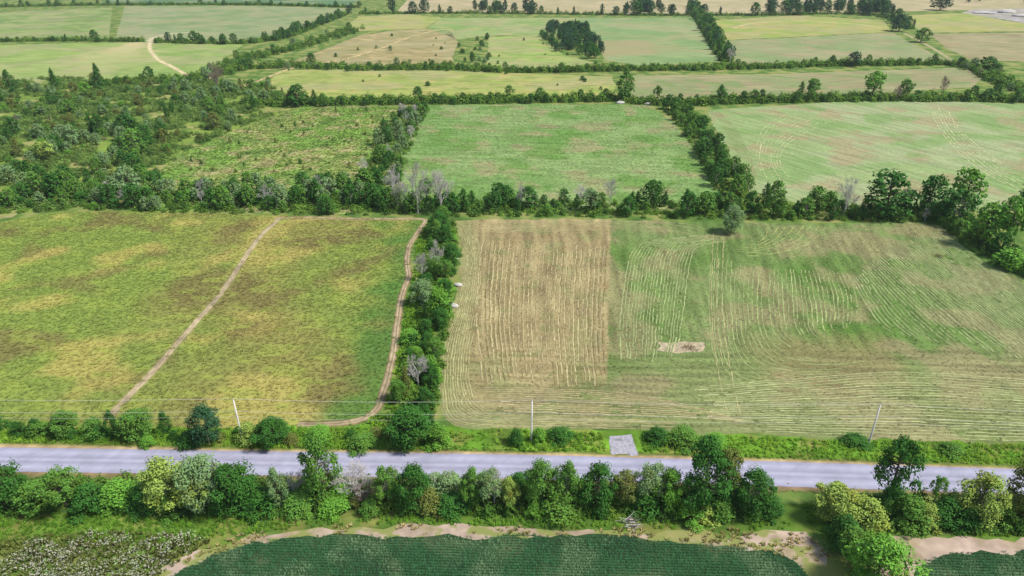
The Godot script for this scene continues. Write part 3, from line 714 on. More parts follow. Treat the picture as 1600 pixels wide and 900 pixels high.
func build_road() -> void:
	var grey := c(172, 172, 194)
	var light := c(182, 182, 203)
	var worn := c(162, 161, 183)
	var m := matte(Color.WHITE, true, 0.8)
	var mid := [Vector2(-132.6, -103.9), Vector2(-112.2, -103.4), Vector2(-99.6, -103.2), Vector2(-70.7, -102.6), Vector2(-49.4, -102.1), Vector2(0.0, -101.1), Vector2(48.5, -99.2), Vector2(89.7, -97.3), Vector2(113.9, -96.2), Vector2(129.7, -95.3)]
	var road := put("road", ribbon(mid, 3.4, [worn, grey, light, grey, worn, light, worn, grey, light, grey, worn], [0.0, 0.01, 0.02, 0.03, 0.04, 0.05, 0.04, 0.03, 0.02, 0.01, 0.0], 0.09, 0.06, 0.12, 0.8), m)
	tag(road, "straight pale grey paved country road without markings", "road", "", "structure")
	var dry := c(186, 164, 124)
	var dirt := c(140, 116, 98)
	var weed := c(120, 132, 64)
	var far := [Vector2(-135.2, -106.9), Vector2(-102.1, -106.9), Vector2(-72.4, -106.2), Vector2(-50.5, -105.4), Vector2(0.0, -104.5), Vector2(49.6, -102.6), Vector2(91.6, -100.4), Vector2(116.2, -99.1)]
	var shoulder := put("road_shoulder", ribbon(far, 1.5, [c(100, 118, 56), weed, dry, dry, c(130, 126, 70), c(96, 112, 60)], [0.0, 0.02, 0.02, 0.02, 0.03, 0.03], 0.045, 0.6, 0.35, 0.6), m)
	tag(shoulder, "dry tan grassy shoulder along the field side of the road", "road shoulder", "", "structure")
	var near := [Vector2(-128.9, -99.8), Vector2(-97.2, -99.6), Vector2(-69.1, -99.2), Vector2(-48.3, -98.9), Vector2(0.0, -97.7), Vector2(47.3, -95.7), Vector2(87.6, -94.0), Vector2(111.4, -93.1)]
	shoulder = put("road_shoulder", ribbon(near, 1.3, [dirt, dirt, c(150, 128, 100), c(130, 120, 80), c(100, 110, 60)], [0.03, 0.02, 0.02, 0.02, 0.0], 0.05, 0.6, 0.35, 0.6), m)
	tag(shoulder, "brown dirt shoulder along the tree side of the road", "road shoulder", "", "structure")
	# tracks
	var rut := c(188, 170, 140)
	var crest := c(150, 140, 90)
	var edge := c(128, 132, 66)
	var t := put("farm_track", ribbon([Vector2(-84.1, -232.4), Vector2(-85.0, -225.6), Vector2(-85.7, -210.6), Vector2(-83.3, -175.8), Vector2(-83.4, -161.4), Vector2(-83.7, -148.7), Vector2(-84.2, -131.6), Vector2(-85.0, -122.5), Vector2(-85.4, -115.5)], 1.15, [edge, c(164, 150, 112), rut, c(166, 152, 116), rut, c(164, 150, 112), edge], [0.0, 0.02, 0.0, 0.04, 0.0, 0.02, 0.0], 0.035, 0.5, 0.4, 0.7), m)
	tag(t, "straight pale dirt track running diagonally across the left meadow", "dirt track", "", "structure")
	t = put("farm_track", ribbon([Vector2(-86.0, -232.4), Vector2(-74.5, -233.1), Vector2(-55.6, -231.8), Vector2(-39.4, -231.8), Vector2(-31.4, -230.5), Vector2(-32.3, -220.8), Vector2(-33.8, -207.4), Vector2(-32.9, -194.3), Vector2(-31.1, -184.3), Vector2(-31.3, -171.8), Vector2(-30.3, -157.9), Vector2(-29.1, -143.5), Vector2(-28.7, -131.6), Vector2(-28.8, -124.8), Vector2(-29.2, -119.0), Vector2(-32.3, -115.3), Vector2(-37.4, -114.2), Vector2(-44.7, -114.0)], 1.1, [edge, c(150, 130, 100), rut, c(136, 122, 88), rut, c(150, 130, 100), c(90, 100, 60)], [0.0, 0.02, 0.0, 0.06, 0.0, 0.02, 0.0], 0.037, 0.4, 0.4, 0.7), m)
	tag(t, "winding dirt track along the centre hedgerow and the back of the meadow", "dirt track", "", "structure")
	t = put("farm_track", ribbon([Vector2(-175.1, -471.8), Vector2(-161.3, -476.3), Vector2(-104.6, -476.3), Vector2(-44.0, -480.8), Vector2(13.4, -490.2), Vector2(69.7, -492.6)], 1.4, [c(150, 160, 90), c(196, 182, 130), c(160, 158, 96), c(190, 178, 126), c(150, 160, 90)], [0.0, 0.0, 0.03, 0.0, 0.0], 0.04, 0.6, 0.3, 2.0), m)
	tag(t, "faint pale track along the rough meadow strip in the middle distance", "dirt track", "", "structure")
	t = put("farm_track", ribbon([Vector2(-366.0, -731.2), Vector2(-337.0, -667.1), Vector2(-301.4, -605.6), Vector2(-271.9, -566.1), Vector2(-234.3, -517.6), Vector2(-220.1, -515.0)], 2.2, [c(176, 178, 110), c(216, 200, 158), c(222, 206, 164), c(216, 200, 158), c(170, 174, 104)], [0.0, 0.0, 0.0, 0.0, 0.0], 0.04, 1.2, 0.25, 2.0), m)
	tag(t, "pale sandy track curving down through the sandy field", "dirt track", "", "structure")
	t = put("farm_track", ribbon([Vector2(-351.5, -796.1), Vector2(-368.0, -773.3), Vector2(-369.4, -741.3), Vector2(-352.4, -702.4)], 4.0, [c(150, 164, 116), c(190, 180, 146), c(200, 190, 156), c(150, 164, 116)], [0.0, 0.0, 0.0, 0.0], 0.04, 2.5, 0.25, 3.0), m)
	tag(t, "wide worn sandy patch at the gap in the far left hedge", "dirt track", "", "structure")
	t = put("farm_track", ribbon([Vector2(-186.3, -485.5), Vector2(-181.0, -509.9), Vector2(-176.8, -542.3), Vector2(-168.6, -566.1), Vector2(-141.5, -605.6), Vector2(-120.5, -675.6), Vector2(-106.6, -751.7), Vector2(-79.6, -820.2), Vector2(-64.2, -808.0)], 2.2, [c(150, 150, 90), c(204, 184, 134), c(190, 172, 126), c(204, 184, 134), c(150, 150, 90)], [0.0, 0.0, 0.0, 0.0, 0.0], 0.042, 1.6, 0.35, 2.0), m)
	tag(t, "tan worn track climbing through the fallow field", "dirt track", "", "structure")
	t = put("farm_lane", ribbon([Vector2(424.4, -784.6), Vector2(404.9, -711.7), Vector2(384.1, -642.7), Vector2(364.7, -585.3), Vector2(355.6, -554.0), Vector2(341.5, -509.9)], 2.2, [c(120, 140, 70), c(186, 176, 140), c(160, 156, 106), c(186, 176, 140), c(120, 140, 70)], [0.0, 0.0, 0.03, 0.0, 0.0], 0.042, 0.6, 0.2, 2.0), m)
	tag(t, "pale farm lane between the two far right fields", "farm lane", "", "structure")
	t = put("farm_track", ribbon([Vector2(252.4, -832.8), Vector2(296.0, -887.0), Vector2(358.9, -909.1), Vector2(409.7, -879.9), Vector2(424.1, -832.8)], 2.6, [c(170, 172, 104), c(206, 190, 140), c(206, 190, 140), c(170, 172, 104)], [0.0, 0.0, 0.0, 0.0], 0.04, 1.6, 0.2, 3.0), m)
	tag(t, "pale curved track in the yellowish field at far right", "dirt track", "", "structure")
	# gravel entrance
	var drive := sheet("gravel_entrance", "light grey gravel field entrance beside the road", "gravel entrance", [Vector2(19.9, -110.7), Vector2(24.3, -110.7), Vector2(24.9, -108.1), Vector2(24.9, -104.1), Vector2(18.7, -104.5), Vector2(19.3, -108.5)], 0.062, 0.08, func(x, z):
		var v := 0.85 + 0.3 * nn(n_fine, x * 3.0, z * 3.0, 1.0)
		var col: Color = c(176, 174, 184).lerp(c(116, 116, 108), 0.6 * smoothstep(0.62, 0.85, nn(n_mid, x * 6.0, z * 6.0, 1.0)))
		return Color(col.r * v, col.g * v, col.b * v), 0.7)
	drive.set_meta("kind", "structure")
	# the dry patch and its stones
	sheet("dry_patch", "small bare straw-coloured patch in the mown field", "dry patch", [Vector2(36.4, -146.9), Vector2(47.9, -146.6), Vector2(46.9, -142.7), Vector2(40.7, -141.8), Vector2(35.6, -142.9)], 0.034, 0.1, func(x, z):
		var v := 0.8 + 0.4 * streak(x, z, 0.1, 1.0, 1.2)
		var col := c(192, 176, 148)
		return Color(col.r * v, col.g * v, col.b * v))
	sheet("rubble_yard", "grey gravel yard in the far right corner", "yard", [Vector2(623.8, -1018.3), Vector2(669.3, -1067.3), Vector2(803.0, -1098.9), Vector2(900.7, -1077.7), Vector2(714.8, -845.8), Vector2(619.7, -859.1), Vector2(625.7, -932.3), Vector2(624.6, -965.0)], 0.026, 1.0, pasture([c(186, 180, 180), c(160, 156, 156), c(200, 192, 190), c(140, 140, 138)], 1.5, 1.0, 0.3))

func build_plants() -> void:
	var tuft := grass_tuft(9, 71)
	var clump := leafy_clump(26, 0.32, 72)
	var bush := leafy_clump(64, 0.26, 73)
	var flower := umbel(74)
	rng.seed = 91
	var meadow_clip := [Vector2(-199.6, -213.9), Vector2(-180.0, -230.5), Vector2(-168.9, -239.0), Vector2(-130.8, -239.0), Vector2(-84.4, -235.0), Vector2(-55.9, -233.1), Vector2(-31.4, -230.5), Vector2(-32.8, -209.5), Vector2(-30.9, -185.1), Vector2(-30.6, -166.9), Vector2(-29.5, -148.1), Vector2(-28.7, -131.1), Vector2(-28.9, -119.0), Vector2(-32.0, -113.8), Vector2(-45.3, -113.8), Vector2(-66.3, -113.0), Vector2(-105.5, -112.1), Vector2(-121.4, -112.1)]
	var track_line := smooth([Vector2(-84.1, -232.4), Vector2(-85.0, -225.6), Vector2(-85.7, -210.6), Vector2(-83.3, -175.8), Vector2(-83.4, -161.4), Vector2(-83.7, -148.7), Vector2(-84.2, -131.6), Vector2(-85.0, -122.5), Vector2(-85.4, -115.5)], 3.0)
	var track_two := smooth([Vector2(-74.5, -233.1), Vector2(-55.6, -231.8), Vector2(-39.4, -231.8), Vector2(-31.4, -230.5), Vector2(-32.3, -220.8), Vector2(-33.8, -207.4), Vector2(-32.9, -194.3), Vector2(-31.1, -184.3), Vector2(-31.3, -171.8), Vector2(-30.3, -157.9), Vector2(-29.1, -143.5), Vector2(-28.7, -131.6), Vector2(-28.8, -124.8), Vector2(-29.2, -119.0), Vector2(-32.3, -115.3), Vector2(-37.4, -114.2), Vector2(-44.7, -114.0)], 3.0)
	var off_track := func(x: float, z: float) -> float:
		var p := Vector2(x, z)
		for q in track_line:
			if p.distance_squared_to(q) < 2.6: return 0.0
		for q in track_two:
			if p.distance_squared_to(q) < 2.6: return 0.0
		return 1.0
	scatter("meadow_grass", "tall mottled grass and weeds of the left meadow", "grass", tuft, fill(meadow_clip, 2.6, 0.46, 0.2, meadow_color, 0.12, off_track))
	scatter("meadow_weeds", "darker leafy weeds standing in patches in the left meadow", "weeds", clump, fill(meadow_clip, 0.32, 0.42, 0.4, func(x, z): return meadow_color(x, z) * 0.92, 0.25, func(x, z): return off_track.call(x, z) * smoothstep(0.45, 0.7, nn(n_mid, x, z, 1.2))))
	var mown_clip := [Vector2(-20.0, -226.8), Vector2(23.0, -229.3), Vector2(75.1, -226.8), Vector2(113.3, -225.6), Vector2(152.5, -226.8), Vector2(150.2, -197.2), Vector2(152.6, -182.5), Vector2(158.1, -160.0), Vector2(118.0, -107.7), Vector2(103.1, -108.5), Vector2(65.3, -110.5), Vector2(26.5, -113.0), Vector2(-9.3, -113.8), Vector2(-13.6, -116.8), Vector2(-15.5, -126.0), Vector2(-16.3, -145.0), Vector2(-15.2, -161.4), Vector2(-14.4, -180.8), Vector2(-14.7, -199.2), Vector2(-17.6, -217.9)]
	scatter("stubble", "short cut grass stubble of the mown hayfield", "stubble", tuft, fill(mown_clip, 1.9, 0.3, 0.12, mown_color, 0.25))
	var clip3 := [Vector2(-56.6, -421.8), Vector2(0.0, -425.4), Vector2(82.3, -423.6), Vector2(89.0, -380.6), Vector2(87.6, -322.2), Vector2(85.1, -274.4), Vector2(78.7, -239.7), Vector2(23.8, -239.7), Vector2(-47.7, -239.7), Vector2(-52.3, -273.6), Vector2(-53.8, -322.2)]
	var green := [c(128, 162, 92), c(144, 170, 106), c(162, 158, 114), c(110, 152, 72)]
	scatter("pasture_grass", "short tufted grass of the middle pasture", "grass", tuft, fill(clip3, 1.3, 0.6, 0.13, pasture(green, 0.7, 1.0, 0.12), 0.13))
	var clip_scrub := [Vector2(-151.4, -261.4), Vector2(-156.7, -322.2), Vector2(-141.4, -377.6), Vector2(-125.0, -421.8), Vector2(-62.2, -420.0), Vector2(-61.2, -366.0), Vector2(-59.7, -311.3), Vector2(-56.4, -261.4), Vector2(-56.7, -237.0), Vector2(-135.9, -239.7)]
	scatter("scrub_grass", "rough grass of the scrubby meadow left of the pasture", "grass", tuft, fill(clip_scrub, 1.0, 0.75, 0.4, pasture([c(156, 172, 96), c(132, 168, 78), c(180, 168, 122), c(116, 148, 72)], 1.3, 1.0, 0.2), 0.22))
	scatter("scrub_bushes", "countless knee-high bushes over the scrubby meadow", "low scrub", clump, fill(clip_scrub, 0.12, 1.5, 1.0, func(x, z): return c(86, 118, 46).lerp(c(118, 160, 54), nn(n_mid, x, z, 2.0)), 0.35, func(x, z): return smoothstep(0.4, 0.75, nn(n_mid, x + 77.0, z, 0.9)) * lerpf(0.3, 1.0, smoothstep(-330.0, -290.0, z))))
	var wood := [Vector2(-472.7, -520.3), Vector2(-232.0, -509.9), Vector2(-170.1, -490.2), Vector2(-128.4, -420.0), Vector2(-144.0, -374.6), Vector2(-156.3, -321.1), Vector2(-151.9, -259.9), Vector2(-169.3, -239.7), Vector2(-230.3, -229.9)]
	scatter("woodland_undergrowth", "dense brush between the trees at the left", "undergrowth", bush, fill(wood, 0.5, 2.2, 1.9, func(x, z): return c(72, 108, 48).lerp(c(136, 166, 80), nn(n_mid, x, z, 2.0)), 0.4, func(x, z): return smoothstep(0.24, 0.52, nn(n_mid, x - 31.0, z, 0.7))))
	# roadside verges
	var rough := func(x: float, z: float) -> Color: return c(98, 150, 42).lerp(c(144, 186, 58), nn(n_mid, x, z, 2.2))
	var verge_far := [Vector2(-127.3, -113.0), Vector2(-66.1, -112.5), Vector2(-47.7, -113.0), Vector2(-26.5, -112.5), Vector2(-5.3, -112.1), Vector2(17.1, -111.3), Vector2(19.4, -110.9), Vector2(18.4, -105.4), Vector2(0.0, -105.4), Vector2(-50.9, -106.6), Vector2(-102.9, -108.1), Vector2(-123.4, -108.1)]
	scatter("verge_weeds", "bright leafy weeds on the ditch bank left of the gravel entrance", "weeds", clump, fill(verge_far, 3.4, 0.7, 0.75, rough, 0.3, func(x, z): return 1.0 if x < -14.0 or x > 1.0 else 0.3))
	var verge_right := [Vector2(26.8, -111.3), Vector2(45.6, -110.1), Vector2(64.6, -108.9), Vector2(90.0, -108.1), Vector2(122.2, -106.6), Vector2(117.2, -100.3), Vector2(92.4, -101.7), Vector2(49.9, -103.5), Vector2(25.2, -105.2)]
	scatter("verge_weeds", "bright leafy weeds on the ditch bank right of the gravel entrance", "weeds", clump, fill(verge_right, 3.4, 0.6, 0.6, rough, 0.3))
	var bank := [Vector2(-109.1, -90.3), Vector2(-56.5, -89.5), Vector2(-18.0, -88.6), Vector2(11.2, -88.6), Vector2(43.7, -88.3), Vector2(50.9, -92.6), Vector2(56.5, -89.5), Vector2(107.1, -87.7), Vector2(103.6, -83.4), Vector2(80.2, -84.0), Vector2(69.7, -84.5), Vector2(53.5, -82.3), Vector2(49.4, -85.7), Vector2(43.8, -85.4), Vector2(11.0, -85.7), Vector2(-17.7, -86.8), Vector2(-33.1, -86.2), Vector2(-45.7, -84.5), Vector2(-53.5, -82.3), Vector2(-64.2, -82.3), Vector2(-86.1, -83.0), Vector2(-103.3, -83.0)]
	scatter("bank_weeds", "vivid green weeds along the foot of the roadside trees", "weeds", clump, fill(bank, 3.2, 0.6, 0.6, func(x, z): return c(84, 130, 36).lerp(c(124, 172, 52), nn(n_mid, x, z, 2.0)), 0.3, func(x, z): return smoothstep(0.25, 0.45, nn(n_mid, x + 9.0, z, 1.5)) if x > -38.0 else 1.0))
	var rim := [Vector2(-45.7, -84.5), Vector2(-35.2, -86.0), Vector2(-17.7, -86.8), Vector2(11.0, -85.7), Vector2(43.8, -85.4), Vector2(50.3, -84.5), Vector2(52.4, -79.7), Vector2(48.8, -78.4), Vector2(33.2, -82.3), Vector2(17.3, -84.0), Vector2(-17.4, -84.5), Vector2(-32.7, -84.5), Vector2(-43.0, -82.9), Vector2(-51.9, -78.4), Vector2(-55.0, -78.4)]
	scatter("dry_grass", "bleached dry grass on the soil rim of the bean field", "grass", tuft, fill(rim, 2.4, 0.5, 0.4, func(x, z): return c(196, 180, 128).lerp(c(140, 146, 74), nn(n_mid, x, z, 3.0)), 0.3, func(x, z): return smoothstep(0.35, 0.6, nn(n_mid, x, z, 2.4))))
	var flowers := [Vector2(-103.0, -82.6), Vector2(-86.0, -82.9), Vector2(-80.2, -84.0), Vector2(-69.8, -84.8), Vector2(-54.2, -84.0), Vector2(-50.5, -82.9), Vector2(-54.1, -78.6), Vector2(-58.2, -72.3), Vector2(-94.7, -72.3)]
	scatter("flower_stems", "green and brown foliage below the white wildflowers in the corner", "weeds", tuft, fill(flowers, 5.0, 0.5, 0.7, func(x, z): return c(130, 148, 72).lerp(c(104, 110, 60), nn(n_mid, x, z, 2.0)), 0.35))
	scatter("white_wildflowers", "mass of flat white wildflowers in the bottom left corner", "wildflowers", flower, fill(flowers, 1.7, 0.75, 0.8, func(_x, _z): return c(200, 200, 178), 0.15, func(x, z): return smoothstep(0.46, 0.66, 0.55 * nn(n_mid, x, z, 2.0) + 0.45 * smoothstep(-88.0, -80.0, z) ) * smoothstep(-43.0, -48.0, x + 3.0 * n_mid.get_noise_2d(x, z) - 0.5 * (z + 80.0))))
	var row_line := [Vector2(-112.0, -93.9), Vector2(-93.1, -93.6), Vector2(-58.1, -93.2), Vector2(-18.5, -92.6), Vector2(11.5, -92.3), Vector2(45.3, -91.3)]
	var row_color := func(x: float, z: float) -> Color: return c(64, 104, 38).lerp(c(116, 152, 54), nn(n_mid, x, z, 3.0))
	scatter("roadside_undergrowth", "tangled green undergrowth filling the roadside tree row left of the grassy gap", "undergrowth", bush, [strip(row_line, 8.0, 5.0, 1.8, 2.0, row_color, 0.35)])
	scatter("roadside_undergrowth", "tangled green undergrowth of the roadside row right of the grassy gap", "undergrowth", bush, [strip([Vector2(55.5, -89.8), Vector2(65.4, -89.2), Vector2(85.3, -88.6), Vector2(107.3, -88.0)], 8.0, 4.6, 1.9, 2.0, row_color, 0.35)])
	var gap_strip := [Vector2(-31.1, -228.0), Vector2(-22.7, -225.6), Vector2(-21.6, -189.6), Vector2(-19.7, -157.9), Vector2(-19.8, -133.7), Vector2(-20.4, -116.8), Vector2(-21.2, -112.5), Vector2(-32.0, -113.8), Vector2(-28.1, -119.0), Vector2(-27.8, -131.1), Vector2(-28.8, -148.1), Vector2(-29.5, -166.9), Vector2(-29.7, -185.1), Vector2(-32.0, -209.5)]
	scatter("hedge_grass", "rough green grass between the winding track and the centre hedgerow", "grass", tuft, fill(gap_strip, 3.5, 0.6, 0.6, rough, 0.3, off_track))
	# beans in rows
	for part in 2:
		var poly := PackedVector2Array([Vector2(-56.7, -72.3), Vector2(-54.1, -75.9), Vector2(-49.4, -79.9), Vector2(-43.0, -82.9), Vector2(-30.5, -84.5), Vector2(-17.3, -84.0), Vector2(2.2, -84.3), Vector2(17.3, -83.7), Vector2(33.1, -82.1), Vector2(43.1, -80.7), Vector2(46.2, -78.6), Vector2(47.2, -75.9), Vector2(46.9, -72.3)] if part == 0 else [Vector2(61.2, -72.3), Vector2(63.8, -75.9), Vector2(67.3, -78.9), Vector2(72.9, -80.7), Vector2(84.6, -80.7), Vector2(96.8, -80.2), Vector2(90.8, -72.3)])
		var box := bounds(poly)
		var buf := PackedFloat32Array()
		var z := box.position.y - 3.0
		while z < box.end.y + 3.0:
			var x := box.position.x
			while x < box.end.x:
				var p := Vector2(x + rng.randf_range(-0.1, 0.1), z + 0.03 * x + rng.randf_range(-0.06, 0.06))
				if Geometry2D.is_point_in_polygon(p, poly):
					var thin := nn(n_mid, p.x, p.y * 1.5, 1.6)
					var rim_far := smoothstep(0.0, 3.0, p.y - box.position.y) 
					if rng.randf() < lerpf(0.55, 1.0, smoothstep(0.3, 0.5, thin)) * lerpf(0.5, 1.0, rim_far):
						var col := c(72, 130, 82).lerp(c(152, 180, 132), smoothstep(0.5, 0.8, nn(n_mid, p.x + 55.0, p.y, 1.3)) * 0.6)
						add_spot(buf, p.x, 0.03, p.y, 0.36 * rng.randf_range(0.7, 1.2), 0.42 * rng.randf_range(0.6, 1.3), col, 0.35)
				x += 0.21
			z += 0.56
		scatter("bean_plants", ["rows of dark green bean plants filling the bottom foreground", "rows of bean plants in the bottom right corner"][part], "bean plants", clump, [buf])
	# brush under the hedgerows
	var shade := func(x: float, z: float) -> Color: return c(66, 106, 38).lerp(c(120, 158, 58), nn(n_mid, x, z, 2.4))
	for h in hedge_lines():
		var far: bool = h[6]
		scatter("hedge_undergrowth", "tangled green brush at the foot of the trees %s" % h[1], "undergrowth", bush, [strip(h[2], h[3] * (0.7 if far else 1.1), h[7], 4.0 if far else 1.9, 3.8 if far else 1.8, shade, 0.35)])

# name, where, line, width, low, high, far, brush per metre, gap, mix
func hedge_lines() -> Array:
	return [
		["trees of the hedgerow behind the left meadow", "in the hedgerow behind left meadow", [Vector2(-206.0, -241.0), Vector2(-173.8, -249.4), Vector2(-135.3, -248.7), Vector2(-97.7, -246.6), Vector2(-58.3, -245.1), Vector2(-26.6, -243.8)], 18.0, 4.5, 9.5, false, 4.2],
		["trees of the hedgerow behind the mown field", "in the hedgerow behind mown field", [Vector2(-26.5, -242.4), Vector2(24.0, -241.7), Vector2(76.1, -239.0), Vector2(118.4, -237.6), Vector2(159.5, -235.0)], 15.0, 4.5, 10.0, false, 4.2],
		["trees of the centre hedgerow", "in the centre hedgerow", [Vector2(-24.0, -225.6), Vector2(-22.9, -199.2), Vector2(-21.9, -176.6), Vector2(-21.3, -154.5), Vector2(-21.3, -136.4), Vector2(-21.2, -123.6), Vector2(-20.7, -111.3)], 8.5, 3.5, 7.5, false, 4.6],
		["trees along the right edge of the mown field", "along the mown field's right edge", [Vector2(157.6, -229.3), Vector2(154.0, -206.8), Vector2(155.8, -193.4), Vector2(159.0, -180.8), Vector2(162.0, -165.0)], 9.0, 4.0, 8.5, false, 3.6],
		["trees left of the middle pasture", "in the pasture's left hedge", [Vector2(-57.9, -416.4), Vector2(-58.2, -359.1), Vector2(-57.0, -306.1), Vector2(-53.7, -257.6)], 16.0, 4.5, 9.0, false, 3.0],
		["trees right of the middle pasture", "in the pasture's right hedge", [Vector2(95.8, -412.9), Vector2(97.3, -373.2), Vector2(95.1, -333.7), Vector2(91.4, -294.2), Vector2(87.6, -253.8)], 12.0, 5.0, 9.5, false, 3.0],
		["bushes of the low hedge behind the pasture", "in the low hedge behind the pasture", [Vector2(-164.6, -423.6), Vector2(-110.6, -427.3), Vector2(-59.7, -431.0), Vector2(0.0, -434.8), Vector2(64.7, -438.6)], 18.0, 4.5, 9.5, true, 2.4],
		["trees of the hedge behind the pale hayfield", "in the hedge behind the hayfield", [Vector2(64.7, -438.6), Vector2(101.9, -423.6), Vector2(131.4, -431.0), Vector2(214.4, -438.6), Vector2(275.1, -438.6), Vector2(329.1, -434.8), Vector2(376.3, -423.6)], 18.0, 4.0, 9.5, true, 2.4],
		["bushes of the far low hedge", "in the far hedge above dusty strip", [Vector2(-55.6, -560.0), Vector2(0.0, -542.3), Vector2(69.4, -548.1), Vector2(176.2, -556.9), Vector2(258.1, -572.4), Vector2(356.8, -578.7)], 18.0, 4.0, 8.5, true, 2.0],
		["trees of the column beside the knoll field", "in the line beside the knoll field", [Vector2(272.8, -1121.0), Vector2(228.6, -872.9), Vector2(196.3, -693.2), Vector2(178.0, -588.6)], 16.0, 9.0, 13.0, true, 2.4],
		["trees of the last row along the top", "in the row along the top edge", [Vector2(-209.6, -999.9), Vector2(-88.1, -1009.1), Vector2(52.4, -999.9), Vector2(171.7, -982.2), Vector2(343.4, -982.2), Vector2(462.9, -999.9), Vector2(481.9, -932.3), Vector2(448.4, -820.2)], 18.0, 8.0, 20.0, true, 0.8],
		["trees of the left far hedge", "in the hedge between far left fields", [Vector2(-544.1, -711.7), Vector2(-448.5, -721.4), Vector2(-368.0, -716.5)], 12.0, 5.0, 11.0, true, 1.3],
		["trees of the middle far hedge", "in the hedge sloping to far treeline", [Vector2(-351.7, -711.7), Vector2(-268.7, -702.4), Vector2(-236.6, -741.3), Vector2(-230.8, -845.8), Vector2(-227.1, -999.9)], 14.0, 6.0, 12.0, true, 1.5],
		["trees along the top left edge", "in the line at the top left", [Vector2(-844.4, -1077.7), Vector2(-721.1, -1121.0), Vector2(-596.1, -1144.0), Vector2(-397.4, -1144.0), Vector2(-229.4, -1098.9)], 16.0, 6.0, 10.0, true, 1.5],
		["bushes of the ragged hedge behind the left woodland", "in the ragged hedge above left woodland", [Vector2(-288.4, -485.5), Vector2(-250.6, -499.8), Vector2(-227.4, -509.9), Vector2(-221.0, -542.3), Vector2(-189.1, -566.1), Vector2(-141.7, -560.0), Vector2(-100.2, -554.0), Vector2(-50.6, -560.0)], 26.0, 4.0, 9.5, true, 1.6],
		["bushes of the thicket at the fallow field's left end", "in the thicket left of fallow field", [Vector2(-224.3, -525.6), Vector2(-229.0, -591.9), Vector2(-212.8, -642.7), Vector2(-192.2, -721.4), Vector2(-176.1, -832.8)], 30.0, 4.0, 9.0, true, 0.9],
		["trees on the lane corner at right", "in the thicket beyond the hayfield", [Vector2(356.2, -572.4), Vector2(362.1, -548.1), Vector2(346.3, -499.8), Vector2(341.5, -471.8), Vector2(348.2, -450.6)], 22.0, 4.0, 8.0, true, 2.4],
	]

